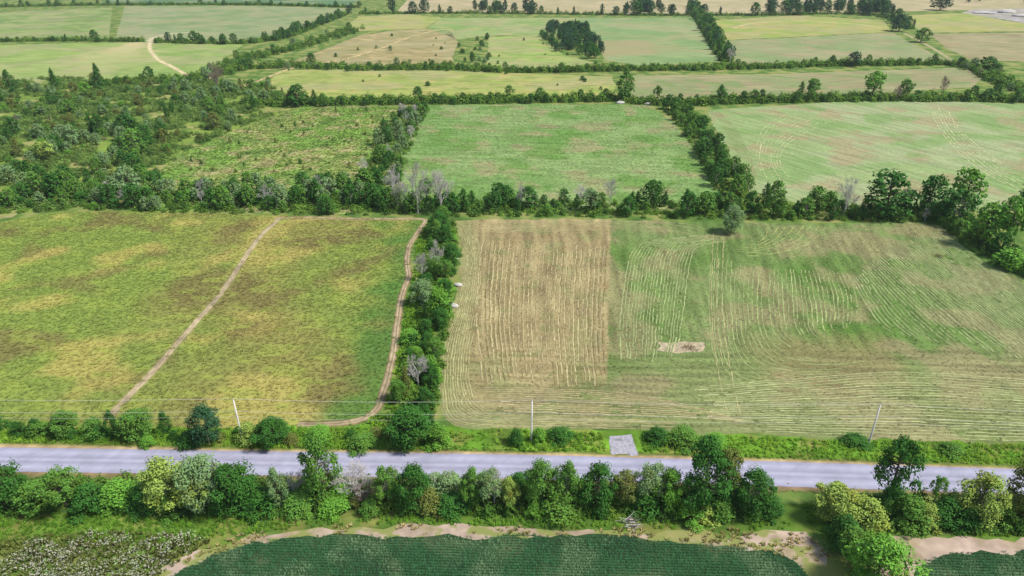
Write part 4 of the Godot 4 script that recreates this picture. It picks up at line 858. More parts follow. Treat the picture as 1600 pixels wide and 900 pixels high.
func build_trees() -> void:
	protos["round"] = []; protos["tall"] = []; protos["open"] = []; protos["shrub"] = []; protos["juniper"] = []; protos["bare"] = []
	for k in 4:
		protos["round"].append(make_tree("round", "broadleaf_tree", 5200, 0.046, 100 + k))
		protos["shrub"].append(make_tree("shrub", "shrub", 2600, 0.062, 130 + k))
	for k in 3:
		protos["tall"].append(make_tree("tall", "tall_tree", 4400, 0.047, 110 + k))
		protos["open"].append(make_tree("open", "open_crowned_tree", 3800, 0.047, 120 + k))
		protos["juniper"].append(make_tree("juniper", "juniper", 2400, 0.06, 140 + k))
		protos["bare"].append(make_bare(150 + k, [0.45, 0.7, 1.0][k]))
	for kind in ["round", "tall", "open", "shrub", "juniper"]:
		protos[kind + "_far"] = []
		for k in 3: protos[kind + "_far"].append(make_tree(kind, KIND_NAME[kind], 1100, 0.09, 200 + k))
	protos["bare_far"] = protos["bare"]
	rng.seed = 777

	# the row between the road and the beans: each tree by itself
	for t in roadside(): plant(t[1], t[2], t[3], t[4], t[5] * 0.95, t[6], t[0])
	var low_mix := [["shrub", "deep", 2.5], ["shrub", "mid", 2.5], ["shrub", "bright", 1.0], ["shrub", "olive", 0.8], ["shrub", "grey", 0.6]]
	grow(along([Vector2(-95.0, -92.9), Vector2(-57.8, -92.6), Vector2(-18.4, -92.0), Vector2(11.5, -91.7), Vector2(44.4, -90.4)], 7.0, 2.6, 3.5, 7.5, low_mix), "in the roadside tangle before the gap", "low shrubs of the roadside row")
	grow(along([Vector2(55.1, -88.9), Vector2(67.2, -88.3), Vector2(91.3, -87.4)], 7.0, 3.0, 3.5, 7.0, low_mix), "in the roadside tangle beyond the gap", "low shrubs of the roadside row")
	grow(along([Vector2(-107.5, -111.1), Vector2(-78.5, -110.9), Vector2(-54.7, -110.1), Vector2(-23.3, -109.3)], 4.0, 4.0, 3.0, 5.5, low_mix), "on the ditch bank left of entrance", "low shrubs of the ditch bank")

	# hedgerows
	var mixes := hedge_mixes()
	var i := 0
	for h in hedge_lines():
		var gap: float = mixes[i][0]
		grow(along(h[2], h[3], gap, h[4], h[5], mixes[i][1]), h[1], h[0], i in [2, 4, 5, 9])
		i += 1

	# woodland at the left, scrub junipers, the grove, the right thicket
	var open_ground := func(x: float, z: float) -> float: return smoothstep(0.22, 0.55, nn(n_mid, x - 31.0, z, 0.7))
	grow(within([Vector2(-371.8, -471.8), Vector2(-229.9, -504.8), Vector2(-168.6, -485.5), Vector2(-130.3, -420.0), Vector2(-146.7, -377.6), Vector2(-158.8, -323.3), Vector2(-151.6, -264.6), Vector2(-171.3, -245.1), Vector2(-220.7, -261.4)], 270, 4.0, 9.5, [["round", "deep", 1.6], ["round", "mid", 2.0], ["shrub", "olive", 2.0], ["shrub", "deep", 1.0], ["shrub", "bright", 1.0], ["round", "olive", 1.2], ["round", "grey", 2.5], ["open", "grey", 1.0], ["shrub", "grey", 1.5], ["tall", "deep", 1.0], ["open", "bright", 0.7], ["juniper", "olive", 1.2], ["bare", "brown", 0.4]], open_ground), "in the left brushy woodland", "scattered trees of the left woodland")
	grow(within([Vector2(-171.3, -245.1), Vector2(-155.5, -264.6), Vector2(-128.3, -261.4), Vector2(-98.5, -264.6), Vector2(-55.9, -272.7), Vector2(-46.2, -245.1), Vector2(-92.3, -245.1), Vector2(-135.0, -248.0)], 70, 4.5, 9.0, [["round", "deep", 3.0], ["round", "mid", 2.0], ["round", "grey", 1.5], ["shrub", "bright", 1.5], ["open", "grey", 1.0], ["bare", "bare", 0.7]], func(_x, _z): return 1.0), "in the belt along the scrubby meadow", "trees of the belt south of the scrubby meadow")
	grow(within([Vector2(-150.5, -294.2), Vector2(-150.4, -337.3), Vector2(-131.8, -380.6), Vector2(-114.1, -409.5), Vector2(-74.7, -412.9), Vector2(-67.9, -352.5), Vector2(-61.1, -286.8), Vector2(-100.0, -269.4), Vector2(-131.6, -269.4)], 60, 1.6, 3.6, [["juniper", "olive", 2.0], ["juniper", "deep", 1.2], ["shrub", "deep", 1.2], ["shrub", "olive", 1.2]], func(_x, _z): return 1.0), "dotted over the scrubby meadow", "small junipers of the scrubby meadow")
	grow(within([Vector2(31.0, -762.4), Vector2(42.6, -832.8), Vector2(87.9, -845.8), Vector2(84.7, -658.8), Vector2(76.4, -598.7), Vector2(55.0, -612.7), Vector2(35.3, -658.8)], 130, 6.5, 10.0, [["round", "blue", 3.0], ["tall", "blue", 1.5], ["round", "deep", 2.0]], func(_x, _z): return 1.0), "in the dense dark grove", "trees of the dark grove")
	grow(within([Vector2(-51.8, -693.2), Vector2(-20.0, -751.7), Vector2(-19.2, -591.9), Vector2(-30.1, -554.0), Vector2(-49.0, -578.7)], 18, 4.0, 8.0, [["round", "deep", 2.0], ["shrub", "grey", 1.0], ["shrub", "deep", 1.0]], func(_x, _z): return 1.0), "in the thicket by fallow field", "trees of the thicket by the fallow field")
	grow(within([Vector2(754.8, -1303.2), Vector2(943.3, -1366.2), Vector2(930.8, -1192.7), Vector2(818.5, -1121.0), Vector2(699.3, -1167.8)], 6, 8.0, 14.0, [["round", "blue", 1.0]], func(_x, _z): return 1.0), "in the far top right corner", "dark trees in the top right corner")
	var solid := func(_x: float, _z: float) -> float: return 1.0
	var dark_mix := [["round", "blue", 3.0], ["tall", "blue", 2.0], ["round", "deep", 1.5]]
	grow(within([Vector2(149.4, -982.2), Vector2(170.2, -1098.9), Vector2(235.2, -1098.9), Vector2(212.9, -982.2)], 16, 13.0, 20.0, dark_mix, solid), "in the tall dark block at top", "tall dark trees of the block along the top")
	grow(within([Vector2(346.3, -991.0), Vector2(375.5, -1067.3), Vector2(548.8, -1077.7), Vector2(508.2, -982.2), Vector2(440.5, -1009.1)], 44, 13.0, 21.0, dark_mix, solid), "in the tall row at top right", "tall dark trees of the row at the top right")
	grow(within([Vector2(-56.8, -999.9), Vector2(-57.6, -1067.3), Vector2(37.2, -1067.3), Vector2(36.7, -999.9)], 14, 11.0, 18.0, dark_mix, solid), "in the broken row at top centre", "dark trees of the broken row at the top")
	grow(within([Vector2(-170.0, -450.6), Vector2(-178.5, -548.1), Vector2(-51.1, -566.1), Vector2(73.3, -520.3), Vector2(64.3, -450.6), Vector2(-41.1, -446.5)], 14, 2.0, 6.0, [["shrub", "mid", 2.0], ["shrub", "deep", 2.0], ["round", "mid", 0.6]], solid), "in the rough meadow strip", "scattered bushes of the rough meadow strip")
	grow(within([Vector2(-198.4, -548.1), Vector2(-181.9, -635.0), Vector2(-112.5, -796.1), Vector2(-65.7, -741.3), Vector2(-49.0, -578.7)], 14, 2.0, 6.0, [["shrub", "deep", 2.0], ["shrub", "olive", 2.0], ["round", "grey", 0.8]], solid), "in the tan fallow field", "scattered bushes of the fallow field")
	grow(within([Vector2(-23.7, -741.3), Vector2(33.7, -762.4), Vector2(71.9, -591.9), Vector2(65.8, -560.0), Vector2(-20.2, -560.0)], 10, 2.0, 6.0, [["shrub", "deep", 2.0], ["shrub", "mid", 2.0]], solid), "in the weedy field", "scattered bushes of the weedy field")
	grow(within([Vector2(-281.4, -346.0), Vector2(-230.0, -359.1), Vector2(-191.1, -359.1), Vector2(-169.0, -306.1), Vector2(-151.9, -261.4), Vector2(-173.0, -248.0), Vector2(-220.7, -261.4)], 45, 6.0, 10.5, [["round", "grey", 2.0], ["round", "deep", 2.5], ["round", "mid", 1.5], ["open", "grey", 1.0], ["tall", "deep", 1.0]], solid), "in the thick lower woodland at left", "trees of the thick lower left woodland")
	for t in landmarks(): plant(t[1], t[2], t[3], t[4], t[5], t[6], t[0])

func hedge_mixes() -> Array:
	return [
		[2.4, [["round", "deep", 4.0], ["round", "mid", 2.5], ["shrub", "deep", 2.0], ["shrub", "bright", 1.2], ["open", "mid", 1.0], ["tall", "deep", 1.0], ["round", "grey", 1.2], ["bare", "bare", 0.5]]],
		[2.5, [["round", "deep", 4.5], ["round", "mid", 2.0], ["shrub", "mid", 1.5], ["tall", "deep", 1.5], ["open", "grey", 0.8], ["bare", "bare", 0.5]]],
		[2.2, [["round", "deep", 3.0], ["round", "mid", 2.0], ["shrub", "bright", 2.0], ["shrub", "deep", 2.0], ["open", "mid", 1.0]]],
		[3.2, [["round", "deep", 3.0], ["round", "mid", 2.0], ["shrub", "bright", 2.0]]],
		[3.2, [["round", "deep", 3.0], ["round", "mid", 1.5], ["juniper", "olive", 1.2], ["shrub", "deep", 1.5], ["round", "grey", 1.0], ["bare", "bare", 1.2]]],
		[3.0, [["round", "deep", 3.0], ["round", "mid", 3.0], ["shrub", "mid", 1.0], ["shrub", "lime", 0.5]]],
		[6.0, [["round", "deep", 2.0], ["round", "mid", 1.5], ["shrub", "mid", 3.0], ["shrub", "deep", 2.0], ["tall", "deep", 1.0]]],
		[7.5, [["round", "deep", 2.0], ["shrub", "mid", 3.0], ["shrub", "deep", 3.0], ["open", "mid", 1.0], ["bare", "brown", 0.3]]],
		[8.0, [["shrub", "mid", 4.0], ["shrub", "deep", 3.0], ["round", "mid", 1.5], ["round", "deep", 1.0]]],
		[11.0, [["round", "deep", 2.5], ["round", "mid", 1.5], ["tall", "deep", 1.0], ["round", "blue", 1.0]]],
		[20.0, [["round", "blue", 4.0], ["round", "deep", 2.0], ["tall", "blue", 2.0], ["shrub", "deep", 1.5]]],
		[10.0, [["round", "deep", 3.0], ["shrub", "deep", 2.0], ["tall", "deep", 1.0]]],
		[6.5, [["round", "deep", 3.0], ["round", "blue", 1.0], ["shrub", "deep", 2.0], ["tall", "deep", 1.0]]],
		[14.0, [["round", "deep", 3.0], ["shrub", "deep", 2.0]]],
		[7.0, [["round", "deep", 2.0], ["shrub", "mid", 2.0], ["shrub", "deep", 2.0], ["round", "grey", 1.0], ["shrub", "olive", 1.0], ["bare", "brown", 0.4]]],
		[9.0, [["round", "mid", 1.0], ["shrub", "mid", 2.0], ["shrub", "deep", 2.0], ["round", "grey", 1.0], ["shrub", "olive", 1.0]]],
		[5.0, [["round", "deep", 2.0], ["shrub", "mid", 2.0], ["round", "grey", 1.5], ["shrub", "bright", 1.0], ["bare", "brown", 0.8]]],
	]

func roadside() -> Array:      # label, kind, tint, x, z, height, width
	return [
		["large dark green tree at the left end of the roadside row", "round", "deep", -89.4, -90.0, 11.0, 9.8],
		["low mid-green shrub just right of the large leftmost dark tree", "shrub", "mid", -83.9, -90.3, 6.1, 8.2],
		["feathery mid-green tree between two low shrubs near the left end of the row", "open", "mid", -78.9, -90.3, 8.4, 8.0],
		["dark shrub right of the feathery tree", "shrub", "deep", -74.1, -90.3, 5.7, 7.5],
		["bright leafy shrub behind the dirt shoulder left of the lime tree", "shrub", "bright", -70.3, -91.2, 5.3, 7.6],
		["narrow blackish shrub leaning on the left side of the big lime tree", "shrub", "deep", -64.4, -90.0, 5.5, 6.4],
		["big lime-green spreading tree, tallest of the left part of the row", "round", "lime", -60.6, -90.6, 11.0, 9.6],
		["pale olive broad tree right behind the big lime tree", "round", "grey", -53.9, -90.9, 11.6, 9.8],
		["small yellow-green tree hanging in front of the pale olive tree", "open", "lime", -54.9, -89.3, 7.8, 6.1],
		["dark green round tree right of the pale olive tree", "round", "deep", -48.4, -90.3, 11.0, 9.5],
		["low dark bush at the foot of the dark round tree", "shrub", "deep", -44.0, -90.0, 4.9, 6.8],
		["slim grey-green tree left of the silvery bare tree", "tall", "grey", -41.2, -90.6, 9.7, 4.6],
		["silvery bare tree with fine twigs by the tall leafy tree", "bare", "bare", -38.7, -93.1, 6.3, 5.1],
		["low leafy bush below the silvery bare tree", "shrub", "mid", -37.7, -90.0, 3.5, 7.9],
		["tall bushy mid-green tree rising above the road, left of the fallen limbs", "tall", "mid", -33.9, -91.8, 16.3, 8.0],
		["greyish leafless tree standing against the tall bushy tree", "bare", "brown", -33.0, -92.1, 9.1, 4.6],
		["wide leafless tree with sprawling white limbs over the road edge", "bare", "bare", -28.2, -92.8, 7.3, 9.7],
		["purplish-brown dying bush under the sprawling white limbs", "bare", "brown", -26.2, -91.5, 5.0, 6.4],
		["low bright bush left of the sprawling leafless tree", "shrub", "bright", -31.8, -90.0, 2.9, 6.8],
		["mid-green open tree right of the sprawling leafless tree", "open", "mid", -21.9, -90.9, 9.0, 5.9],
		["dark full tree left of the two dead snags", "round", "deep", -17.3, -90.6, 10.6, 7.5],
		["olive bush below the dark full tree by the snags", "shrub", "olive", -15.0, -90.0, 4.9, 5.9],
		["low dark bush between the snags and the pale branched tree", "shrub", "deep", -10.9, -90.3, 3.2, 6.8],
		["narrow mid-green tree left of the pale branched tree", "tall", "mid", -7.3, -90.6, 9.4, 5.5],
		["pale branched half-dead tree in front of the road", "bare", "bare", -3.2, -91.2, 8.7, 5.3],
		["grey-green leafy tree entangled with the pale branched tree", "open", "grey", -4.1, -90.6, 8.9, 5.2],
		["yellow-green tree right of the pale branched tree", "round", "lime", -0.5, -90.6, 7.0, 4.1],
		["leafy green tree first in the dense middle group", "round", "mid", 5.2, -90.6, 10.7, 7.1],
		["tall green tree at the middle of the dense group", "tall", "mid", 9.6, -90.6, 11.3, 6.6],
		["dark green tree on the right of the dense middle group", "round", "deep", 14.8, -90.6, 10.2, 7.7],
		["low bush in front of the dense middle group", "shrub", "mid", 8.1, -89.6, 4.1, 9.1],
		["olive tree at the right end of the dense middle group", "open", "olive", 19.6, -90.6, 8.2, 5.9],
		["grey-green tree with a pale leaning trunk, right of the olive tree", "open", "grey", 24.3, -91.2, 9.6, 6.4],
		["light green leafy tree left of the tallest roadside tree", "round", "bright", 27.3, -90.6, 9.3, 6.6],
		["tallest broad dark tree of the row, covering the road", "round", "deep", 33.4, -90.3, 15.8, 10.5],
		["olive-yellow tree leaning on the tallest broad dark tree", "open", "olive", 37.8, -91.2, 12.4, 6.2],
		["low yellow-green bush at the foot of the tallest tree", "shrub", "lime", 33.0, -89.3, 2.9, 7.0],
		["dark round tree at the left side of the grassy gap", "round", "deep", 41.8, -89.3, 10.0, 7.9],
		["low dark bush beside the grassy gap", "shrub", "deep", 44.9, -88.4, 4.5, 4.9],
		["leafy bush between the olive tree and the brushwood pile", "shrub", "deep", 23.8, -90.0, 4.1, 6.8],
		["light lime-green broad tree right of the grassy gap", "round", "lime", 56.6, -87.6, 8.1, 9.6],
		["tall dark elm-like tree with a bare lower trunk standing alone against the road", "open", "deep", 66.2, -90.0, 16.6, 8.2],
		["dark leafy tree at the foot of the tall elm-like tree", "shrub", "deep", 66.6, -90.3, 5.2, 6.8],
		["yellow-green bush right below the tall elm-like tree", "shrub", "lime", 60.7, -85.8, 6.6, 7.0],
		["big bright green round tree at the bottom edge", "round", "bright", 56.2, -73.0, 11.0, 11.5],
		["mid-green tree behind the big bright tree at the bottom edge", "round", "mid", 55.2, -78.9, 6.8, 6.9],
		["leafy bush right of the tall elm-like tree", "shrub", "mid", 68.4, -86.7, 6.2, 7.1],
		["small bright green sapling against the road at right", "open", "bright", 75.0, -90.9, 7.2, 3.0],
		["bush with yellow leaves below the small bright sapling", "shrub", "lime", 70.7, -86.4, 5.0, 5.1],
		["dark bush between the sapling and the yellow-green tree", "shrub", "deep", 75.1, -87.3, 5.2, 6.2],
		["large yellow-green tree near the right end of the row", "round", "lime", 80.0, -87.6, 10.9, 8.9],
		["leafy mid-green bush right of the large yellow-green tree", "shrub", "mid", 84.3, -86.7, 5.5, 6.0],
		["olive-green tree cut by the right picture edge", "round", "olive", 88.7, -87.3, 13.9, 8.9],
		["dark bush below the large yellow-green tree", "shrub", "deep", 78.6, -86.4, 3.6, 6.6],
		["dark bush in the bottom tree line above the big bright tree", "shrub", "deep", 54.4, -81.8, 6.4, 6.4],
		# the field side of the road
		["low bush at the far left on the ditch bank", "shrub", "deep", -97.1, -110.9, 3.9, 3.9],
		["leafy green bush on the ditch bank, left of the dirt track's end", "round", "mid", -90.9, -110.5, 6.0, 6.5],
		["round bush on the ditch bank right beside the track's end", "shrub", "mid", -84.6, -110.5, 4.5, 5.2],
		["narrow dark bush at the end of the dirt track", "tall", "deep", -80.5, -110.1, 7.1, 3.4],
		["broad mid-green bush right of the dirt track's end", "round", "mid", -76.1, -109.7, 7.1, 8.1],
		["small pale round bush by the road shoulder", "shrub", "bright", -72.7, -107.1, 2.4, 3.3],
		["slim dark cedar-like bush on the ditch bank", "tall", "deep", -70.3, -110.9, 6.1, 3.1],
		["tall black-green bushy tree left of the first utility pole", "round", "blue", -60.9, -108.1, 9.5, 7.5],
		["low dark bush in front of the black-green tree", "shrub", "deep", -64.1, -107.7, 3.2, 5.9],
		["yellow-green bush right behind the first utility pole", "shrub", "lime", -52.6, -108.5, 4.8, 4.6],
		["dark bushy tree right of the first utility pole", "round", "deep", -48.3, -108.1, 6.1, 8.0],
		["bright round bush on the bank below the dirt track's curve", "shrub", "bright", -38.8, -108.9, 3.2, 5.7],
		["leafy bush on the bank just left of the centre hedgerow", "shrub", "mid", -29.9, -106.9, 2.9, 6.6],
		["small dark bush left of the middle utility pole", "shrub", "deep", 0.8, -107.7, 3.9, 3.8],
		["round bush right behind the middle utility pole", "shrub", "bright", 5.4, -108.5, 3.6, 3.4],
		["low dark green bush left of the gravel entrance", "shrub", "deep", 9.6, -109.3, 2.6, 6.0],
		["dark low bush just right of the gravel entrance", "shrub", "deep", 29.1, -108.5, 2.9, 5.9],
		["leafy bush second right of the gravel entrance", "shrub", "mid", 34.2, -108.1, 3.5, 7.2],
		["small low bush between the gravel entrance and the right pole", "shrub", "bright", 40.5, -106.6, 3.2, 5.1],
		["dark flat bush at the foot of the right utility pole", "shrub", "deep", 68.9, -108.1, 1.6, 6.2],
		["low bush on the right part of the ditch bank", "shrub", "mid", 86.1, -105.4, 1.9, 5.6],
		["big dark leafy bush at the road end of the centre hedgerow", "round", "deep", -20.6, -108.1, 8.6, 10.8],
		["mid-green bush low on the right of the centre hedgerow's end", "shrub", "bright", -14.4, -107.7, 4.8, 5.9],
	]

func landmarks() -> Array:
	return [
		["tall silvery dead tree, left of the two standing above the hedgerow crossing", "bare", "bare", -34.7, -237.0, 19.4, 10.9],
		["silvery dead tree with forked trunks, right of the two above the hedgerow crossing", "bare", "bare", -26.0, -237.0, 15.6, 12.3],
		["smaller pale dead tree left of the two silvery dead trees", "bare", "bare", -42.6, -241.0, 12.9, 7.7],
		["thin white dead tree in the hedgerow behind the straw-coloured strip", "bare", "bare", 3.4, -241.0, 10.2, 4.8],
		["dark green tree at the top of the centre hedgerow, below the silvery dead trees", "round", "deep", -24.6, -217.3, 8.4, 8.8],
		["grey bare tree in the upper part of the centre hedgerow", "bare", "bare", -26.6, -181.7, 8.3, 5.7],
		["second grey bare tree in the upper centre hedgerow, right of the first", "bare", "bare", -22.6, -187.8, 10.2, 5.1],
		["bright yellow-green bush in the middle of the centre hedgerow", "shrub", "bright", -19.1, -157.9, 9.9, 7.5],
		["grey-green round tree on the left of the centre hedgerow", "round", "grey", -24.8, -166.5, 7.5, 7.8],
		["white bare tree in the lower part of the centre hedgerow", "bare", "bare", -21.1, -127.0, 8.5, 6.9],
		["olive conical cedar left of the white bare tree in the centre hedgerow", "juniper", "olive", -23.5, -123.6, 8.4, 5.1],
		["bright green bush on the right flank of the lower centre hedgerow", "shrub", "bright", -18.2, -129.5, 6.9, 5.0],
		["lone grey-green bush standing out from the hedgerow into the mown field", "round", "grey", 75.3, -218.4, 9.8, 8.8],
		["green tree standing apart above the hedgerow, right of the lone bush", "round", "mid", 95.2, -234.4, 13.6, 8.0],
		["large pale grey leafless tree in the hedgerow at right", "bare", "bare", 121.2, -234.4, 14.1, 10.3],
		["big dark spreading tree in the hedgerow right of the pale leafless tree", "round", "deep", 135.6, -233.1, 17.3, 17.2],
		["dark tree with a pale leaning trunk in the hedgerow at right", "round", "deep", 151.9, -235.7, 15.6, 13.2],
		["tall bright green tree behind the hedgerow near its right end", "round", "bright", 167.8, -239.7, 16.7, 13.4],
		["dark tree at the right end of the hedgerow above the mown field's corner", "round", "deep", 157.3, -225.6, 13.3, 12.2],
		["bright green round tree, left of the pair at the mown field's right corner", "round", "bright", 154.8, -207.4, 15.2, 11.8],
		["bright green forked tree, right of the pair at the mown field's right corner", "open", "bright", 160.6, -205.3, 17.6, 11.7],
		["bright low bush below the bright pair at the field corner", "shrub", "bright", 152.4, -190.5, 6.5, 10.7],
		["dark tree at the right picture edge behind the bright pair", "round", "deep", 182.1, -226.8, 19.3, 10.0],
		["tall bright tree standing alone in the hedge behind the pale hayfield", "open", "bright", 227.9, -440.6, 16.9, 13.8],
		["slim green tree in the hedge behind the hayfield, left of the lone bright tree", "open", "mid", 190.5, -442.6, 12.3, 10.6],
		["small green tree in the hedge behind the hayfield, beside the slim one", "tall", "mid", 183.5, -442.6, 10.7, 5.7],
		["thin pale green tree right of the lone bright tree", "open", "mid", 249.6, -442.6, 11.9, 9.8],
		["brownish thin tree at the right part of the hedge behind the hayfield", "bare", "brown", 273.3, -442.6, 13.4, 7.3],
		["dark tree in the low hedge at centre right, above the hayfield's corner", "tall", "deep", 129.8, -431.0, 10.5, 8.0],
		["broad green tree between the two low hedges at the pasture's far right corner", "tall", "mid", 70.6, -434.8, 19.4, 14.4],
		["dark green tree in the hedge left of the scrubby meadow", "round", "deep", -130.3, -420.0, 13.3, 14.0],
		["bare white tree at the foot of the dense line by the knoll field", "bare", "bare", 177.3, -578.7, 13.9, 9.4],
		["dark round tree beside the farm lane's upper end", "round", "blue", 427.6, -802.0, 17.8, 22.7],
		["green round tree beside the farm lane", "round", "mid", 403.6, -711.7, 13.7, 19.0],
		["dark bare-topped bush in the far low hedge at right", "round", "blue", 271.9, -566.1, 11.7, 12.3],
		["bushy dark tree at the lower end of the farm lane", "round", "deep", 364.4, -542.3, 11.3, 17.7],
		["pale grey leafless tree by the sandy track's end", "bare", "brown", -196.3, -467.4, 18.1, 14.6],
		["dark pointed cedar in the left woodland's upper edge", "juniper", "deep", -278.0, -471.8, 17.4, 14.7],
		["second dark cedar left of the pointed one at the woodland's upper edge", "juniper", "deep", -307.8, -471.8, 14.2, 11.2],
		["dark cedar at the far left of the woodland's upper edge", "juniper", "deep", -338.9, -471.8, 14.2, 13.0],
		["bright vase-shaped tree among the left woodland's grey trees", "open", "lime", -212.7, -304.1, 9.2, 9.4],
		["dark round tree in the middle of the left woodland", "round", "deep", -198.3, -349.9, 11.2, 13.2],
		["bluish-green round tree beside the dark one in the left woodland", "round", "mid", -175.9, -312.4, 13.2, 12.0],
		["grey-green big bush above the hedgerow's left part", "round", "grey", -151.1, -256.8, 12.5, 11.1],
		["lone dark tree at top centre in front of the grain field", "tall", "blue", -166.8, -1027.8, 20.7, 16.1],
		["dark round tree at the top right in front of the grain field", "round", "blue", 615.3, -1057.2, 20.4, 31.3],
	]

func build_small_things() -> void:
	# utility poles and their three wires
	var poles := [[Vector2(-54.4, -108.9), 10.0, "weathered grey utility pole left of the centre hedgerow"], [Vector2(3.9, -108.5), 10.0, "weathered grey utility pole standing left of the gravel entrance"], [Vector2(71.7, -108.1), 9.4, "weathered grey utility pole at right behind the tall elm-like tree"]]
	var pole_mat := matte(c(238, 234, 228))
	var metal := matte(c(150, 150, 156), false, 0.5)
	var white := matte(c(226, 226, 230), false, 0.4)
	for p in poles:
		var o := Node3D.new()
		o.name = numbered("utility_pole")
		add_child(o)
		o.position = Vector3(p[0].x, 0, p[0].y)
		tag(o, p[2], "utility pole", "utility poles along the road")
		var st := start()
		tube(st, Vector3(0, -0.05, 0), Vector3(0, p[1], 0), 0.19, 0.13, 12)
		tube(st, Vector3(0, p[1], 0), Vector3(0, p[1] + 0.04, 0), 0.13, 0.01, 12)
		put("shaft", shaped(st), pole_mat, o)
		st = start()
		tube(st, Vector3(0, p[1], 0), Vector3(0, p[1] + 0.22, 0), 0.03, 0.03, 6)
		put("top_pin", shaped(st), metal, o)
		st = start()
		tube(st, Vector3(0, p[1] + 0.18, 0), Vector3(0, p[1] + 0.34, 0), 0.075, 0.05, 10)
		put("insulator", shaped(st), white, o)
		st = start()
		tube(st, Vector3(0, p[1] - 2.5, 0.1), Vector3(0, p[1] - 2.5, 0.34), 0.04, 0.04, 6)
		put("bracket", shaped(st), metal, o)
		st = start()
		tube(st, Vector3(0, p[1] - 3.9, 0.1), Vector3(0, p[1] - 3.9, 0.26), 0.05, 0.05, 6)
		put("clamp", shaped(st), metal, o)
	var row := [Vector2(-135.1, -109.7), Vector2(-54.4, -108.9), Vector2(3.9, -108.5), Vector2(71.7, -108.1), Vector2(137.2, -103.5)]
	var levels := [[0.3, 0.0, "uppermost pale wire of the line along the road", 0.028], [-2.5, 0.3, "middle pale wire of the line along the road", 0.026], [-3.9, 0.22, "lowest faint cable of the line along the road", 0.02]]
	var wire_mat := matte(c(236, 232, 222), false, 0.5)
	for l in levels:
		var st := start()
		for k in row.size() - 1:
			var ha := 10.0 if k != 3 else 9.4
			var hb := 9.4 if k == 2 else 10.0
			var a := Vector3(row[k].x, ha + l[0], row[k].y + l[1])
			var b := Vector3(row[k + 1].x, hb + l[0], row[k + 1].y + l[1])
			for i in 16:
				var u := i / 16.0
				var v := (i + 1) / 16.0
				tube(st, a.lerp(b, u) - Vector3(0, 0.7 * 4.0 * u * (1.0 - u), 0), a.lerp(b, v) - Vector3(0, 0.7 * 4.0 * v * (1.0 - v), 0), l[3], l[3], 5)
		tag(put("overhead_wire", shaped(st), wire_mat), l[2], "wire")

	# dead snags, brushwood, boulders, weeds
	var snags := [[-14.1, -93.9, 5.8, 0.5, "left of the two thin dead snags beside the road"], [-11.2, -93.9, 6.1, 0.5, "right of the two thin dead snags beside the road"]]
	for s in snags:
		var st := start()
		tube(st, Vector3(0, -0.05, 0), Vector3(0.15, s[2] * 0.6, 0), 0.14, 0.1, 7)
		tube(st, Vector3(0.15, s[2] * 0.6, 0), Vector3(0.0, s[2], 0.1), 0.1, 0.03, 6)
		tube(st, Vector3(0.15, s[2] * 0.55, 0), Vector3(-0.7, s[2] * 0.8, 0.2), 0.05, 0.02, 5)
		tube(st, Vector3(0.1, s[2] * 0.72, 0), Vector3(0.6, s[2] * 0.9, -0.2), 0.04, 0.015, 5)
		var o := put("dead_snag", shaped(st), barks.bare)
		o.position = Vector3(s[0], 0, s[1])
		tag(o, s[4], "dead tree")
	rng.seed = 55
	var heap := Node3D.new()
	heap.name = "brushwood_pile"
	add_child(heap)
	var heap_at := Vector2(20.3, -86.5)
	heap.position = Vector3(heap_at.x, 0, heap_at.y)
	tag(heap, "pile of bleached fallen branches below the olive tree at the field edge", "brushwood pile")
	for k in 26:
		var st := start()
		var a := Vector3(rng.randf_range(-1.6, 1.6), rng.randf_range(0.1, 0.9), rng.randf_range(-1.2, 1.2))
		var d := Vector3(rng.randf_range(-1, 1), rng.randf_range(-0.1, 0.45), rng.randf_range(-0.6, 0.6)).normalized()
		var l := rng.randf_range(1.2, 3.0)
		tube(st, a - d * l * 0.5, a + d * l * 0.1 + rand_dir() * 0.1, 0.07, 0.05, 5)
		tube(st, a + d * l * 0.1, a + d * l * 0.5 + rand_dir() * 0.2, 0.05, 0.02, 5)
		tube(st, a + d * l * 0.1, a + (d + rand_dir() * 0.6) * l * 0.35, 0.035, 0.012, 4)
		put("branch", shaped(st), barks.bare if k % 4 else barks.brown, heap)
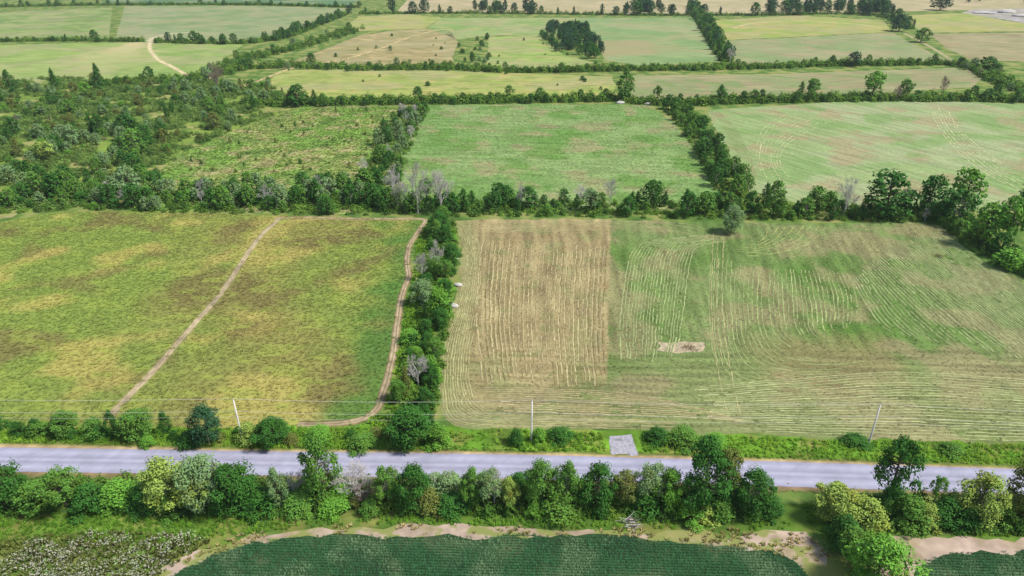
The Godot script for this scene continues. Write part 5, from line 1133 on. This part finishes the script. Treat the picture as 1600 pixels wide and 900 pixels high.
	var stones := [
		[Vector2(-16.1, -165.4), Vector3(1.5, 0.9, 0.9), "white-topped oblong boulder, lower of the pair beside the centre hedgerow"],
		[Vector2(-15.7, -178.3), Vector3(1.3, 0.8, 0.9), "white-topped oblong boulder, upper of the pair beside the centre hedgerow"],
		[Vector2(-17.6, -196.7), Vector3(0.7, 0.5, 0.6), "small pale stone at the edge of the upper centre hedgerow"],
		[Vector2(67.4, -429.1), Vector3(3.0, 1.2, 2.0), "pale stone heap in the hedge at the pasture's far right corner"],
		[Vector2(83.4, -425.4), Vector3(2.6, 1.1, 1.8), "second pale stone heap right of the other at the pasture's far edge"],
		[Vector2(686.9, -1018.3), Vector3(12.0, 4.5, 6.0), "big white rubble mound in the gravel yard"],
		[Vector2(648.4, -1009.1), Vector3(14.0, 2.6, 6.0), "flat pale rubble mound at the left of the gravel yard"],
		[Vector2(675.3, -965.0), Vector3(14.0, 3.0, 6.0), "grey rubble mound at the right edge of the gravel yard"],
	]
	var stone_mat := matte(c(214, 210, 204), true)
	for s in stones:
		var st := start()
		var n := FastNoiseLite.new()
		n.seed = int(s[0].x * 7.0)
		n.frequency = 0.9
		for i in 8:
			for k in 14:
				var p := []
				for q in [[i, k], [i, k + 1], [i + 1, k + 1], [i + 1, k]]:
					var th: float = q[0] / 8.0 * PI * 0.62
					var ph: float = q[1] % 14 / 14.0 * TAU
					var v := Vector3(sin(th) * cos(ph), cos(th), sin(th) * sin(ph))
					v *= 1.0 + 0.35 * n.get_noise_3dv(v * 1.6)
					v.y = (v.y + 0.36) * 0.74
					p.append(v * s[1])
				var tone := rng.randf_range(0.8, 1.1)
				st.set_color(Color(tone, tone, tone))
				for w in [0, 1, 2, 0, 2, 3]: st.add_vertex(p[w])
		var o := put("boulder" if s[1].x < 2.0 else "stone_heap", shaped(st), stone_mat)
		o.position = Vector3(s[0].x, -0.04, s[0].y)
		o.rotation.y = rng.randf_range(-0.3, 0.3)
		tag(o, s[2], "boulder" if s[1].x < 2.0 else "stone heap")
	var weed_spots := [[Vector2(43.7, -143.8), "small heap of brown dead weeds on the dry patch of the mown field"], [Vector2(136.0, -198.7), "clump of brown dead weeds in the upper right of the mown field"]]
	for w in weed_spots:
		var st := start()
		for k in 120:
			var p := Vector3(rng.randfn(0.0, 1.0), 0.0, rng.randfn(0.0, 0.9))
			tube(st, p, p + Vector3(rng.randf_range(-0.5, 0.5), rng.randf_range(0.2, 0.7), rng.randf_range(-0.4, 0.4)), 0.04, 0.015, 3)
		var o := put("dead_weeds", shaped(st), matte(c(132, 112, 80)))
		o.position = Vector3(w[0].x, 0.03, w[0].y)
		tag(o, w[1], "weeds")
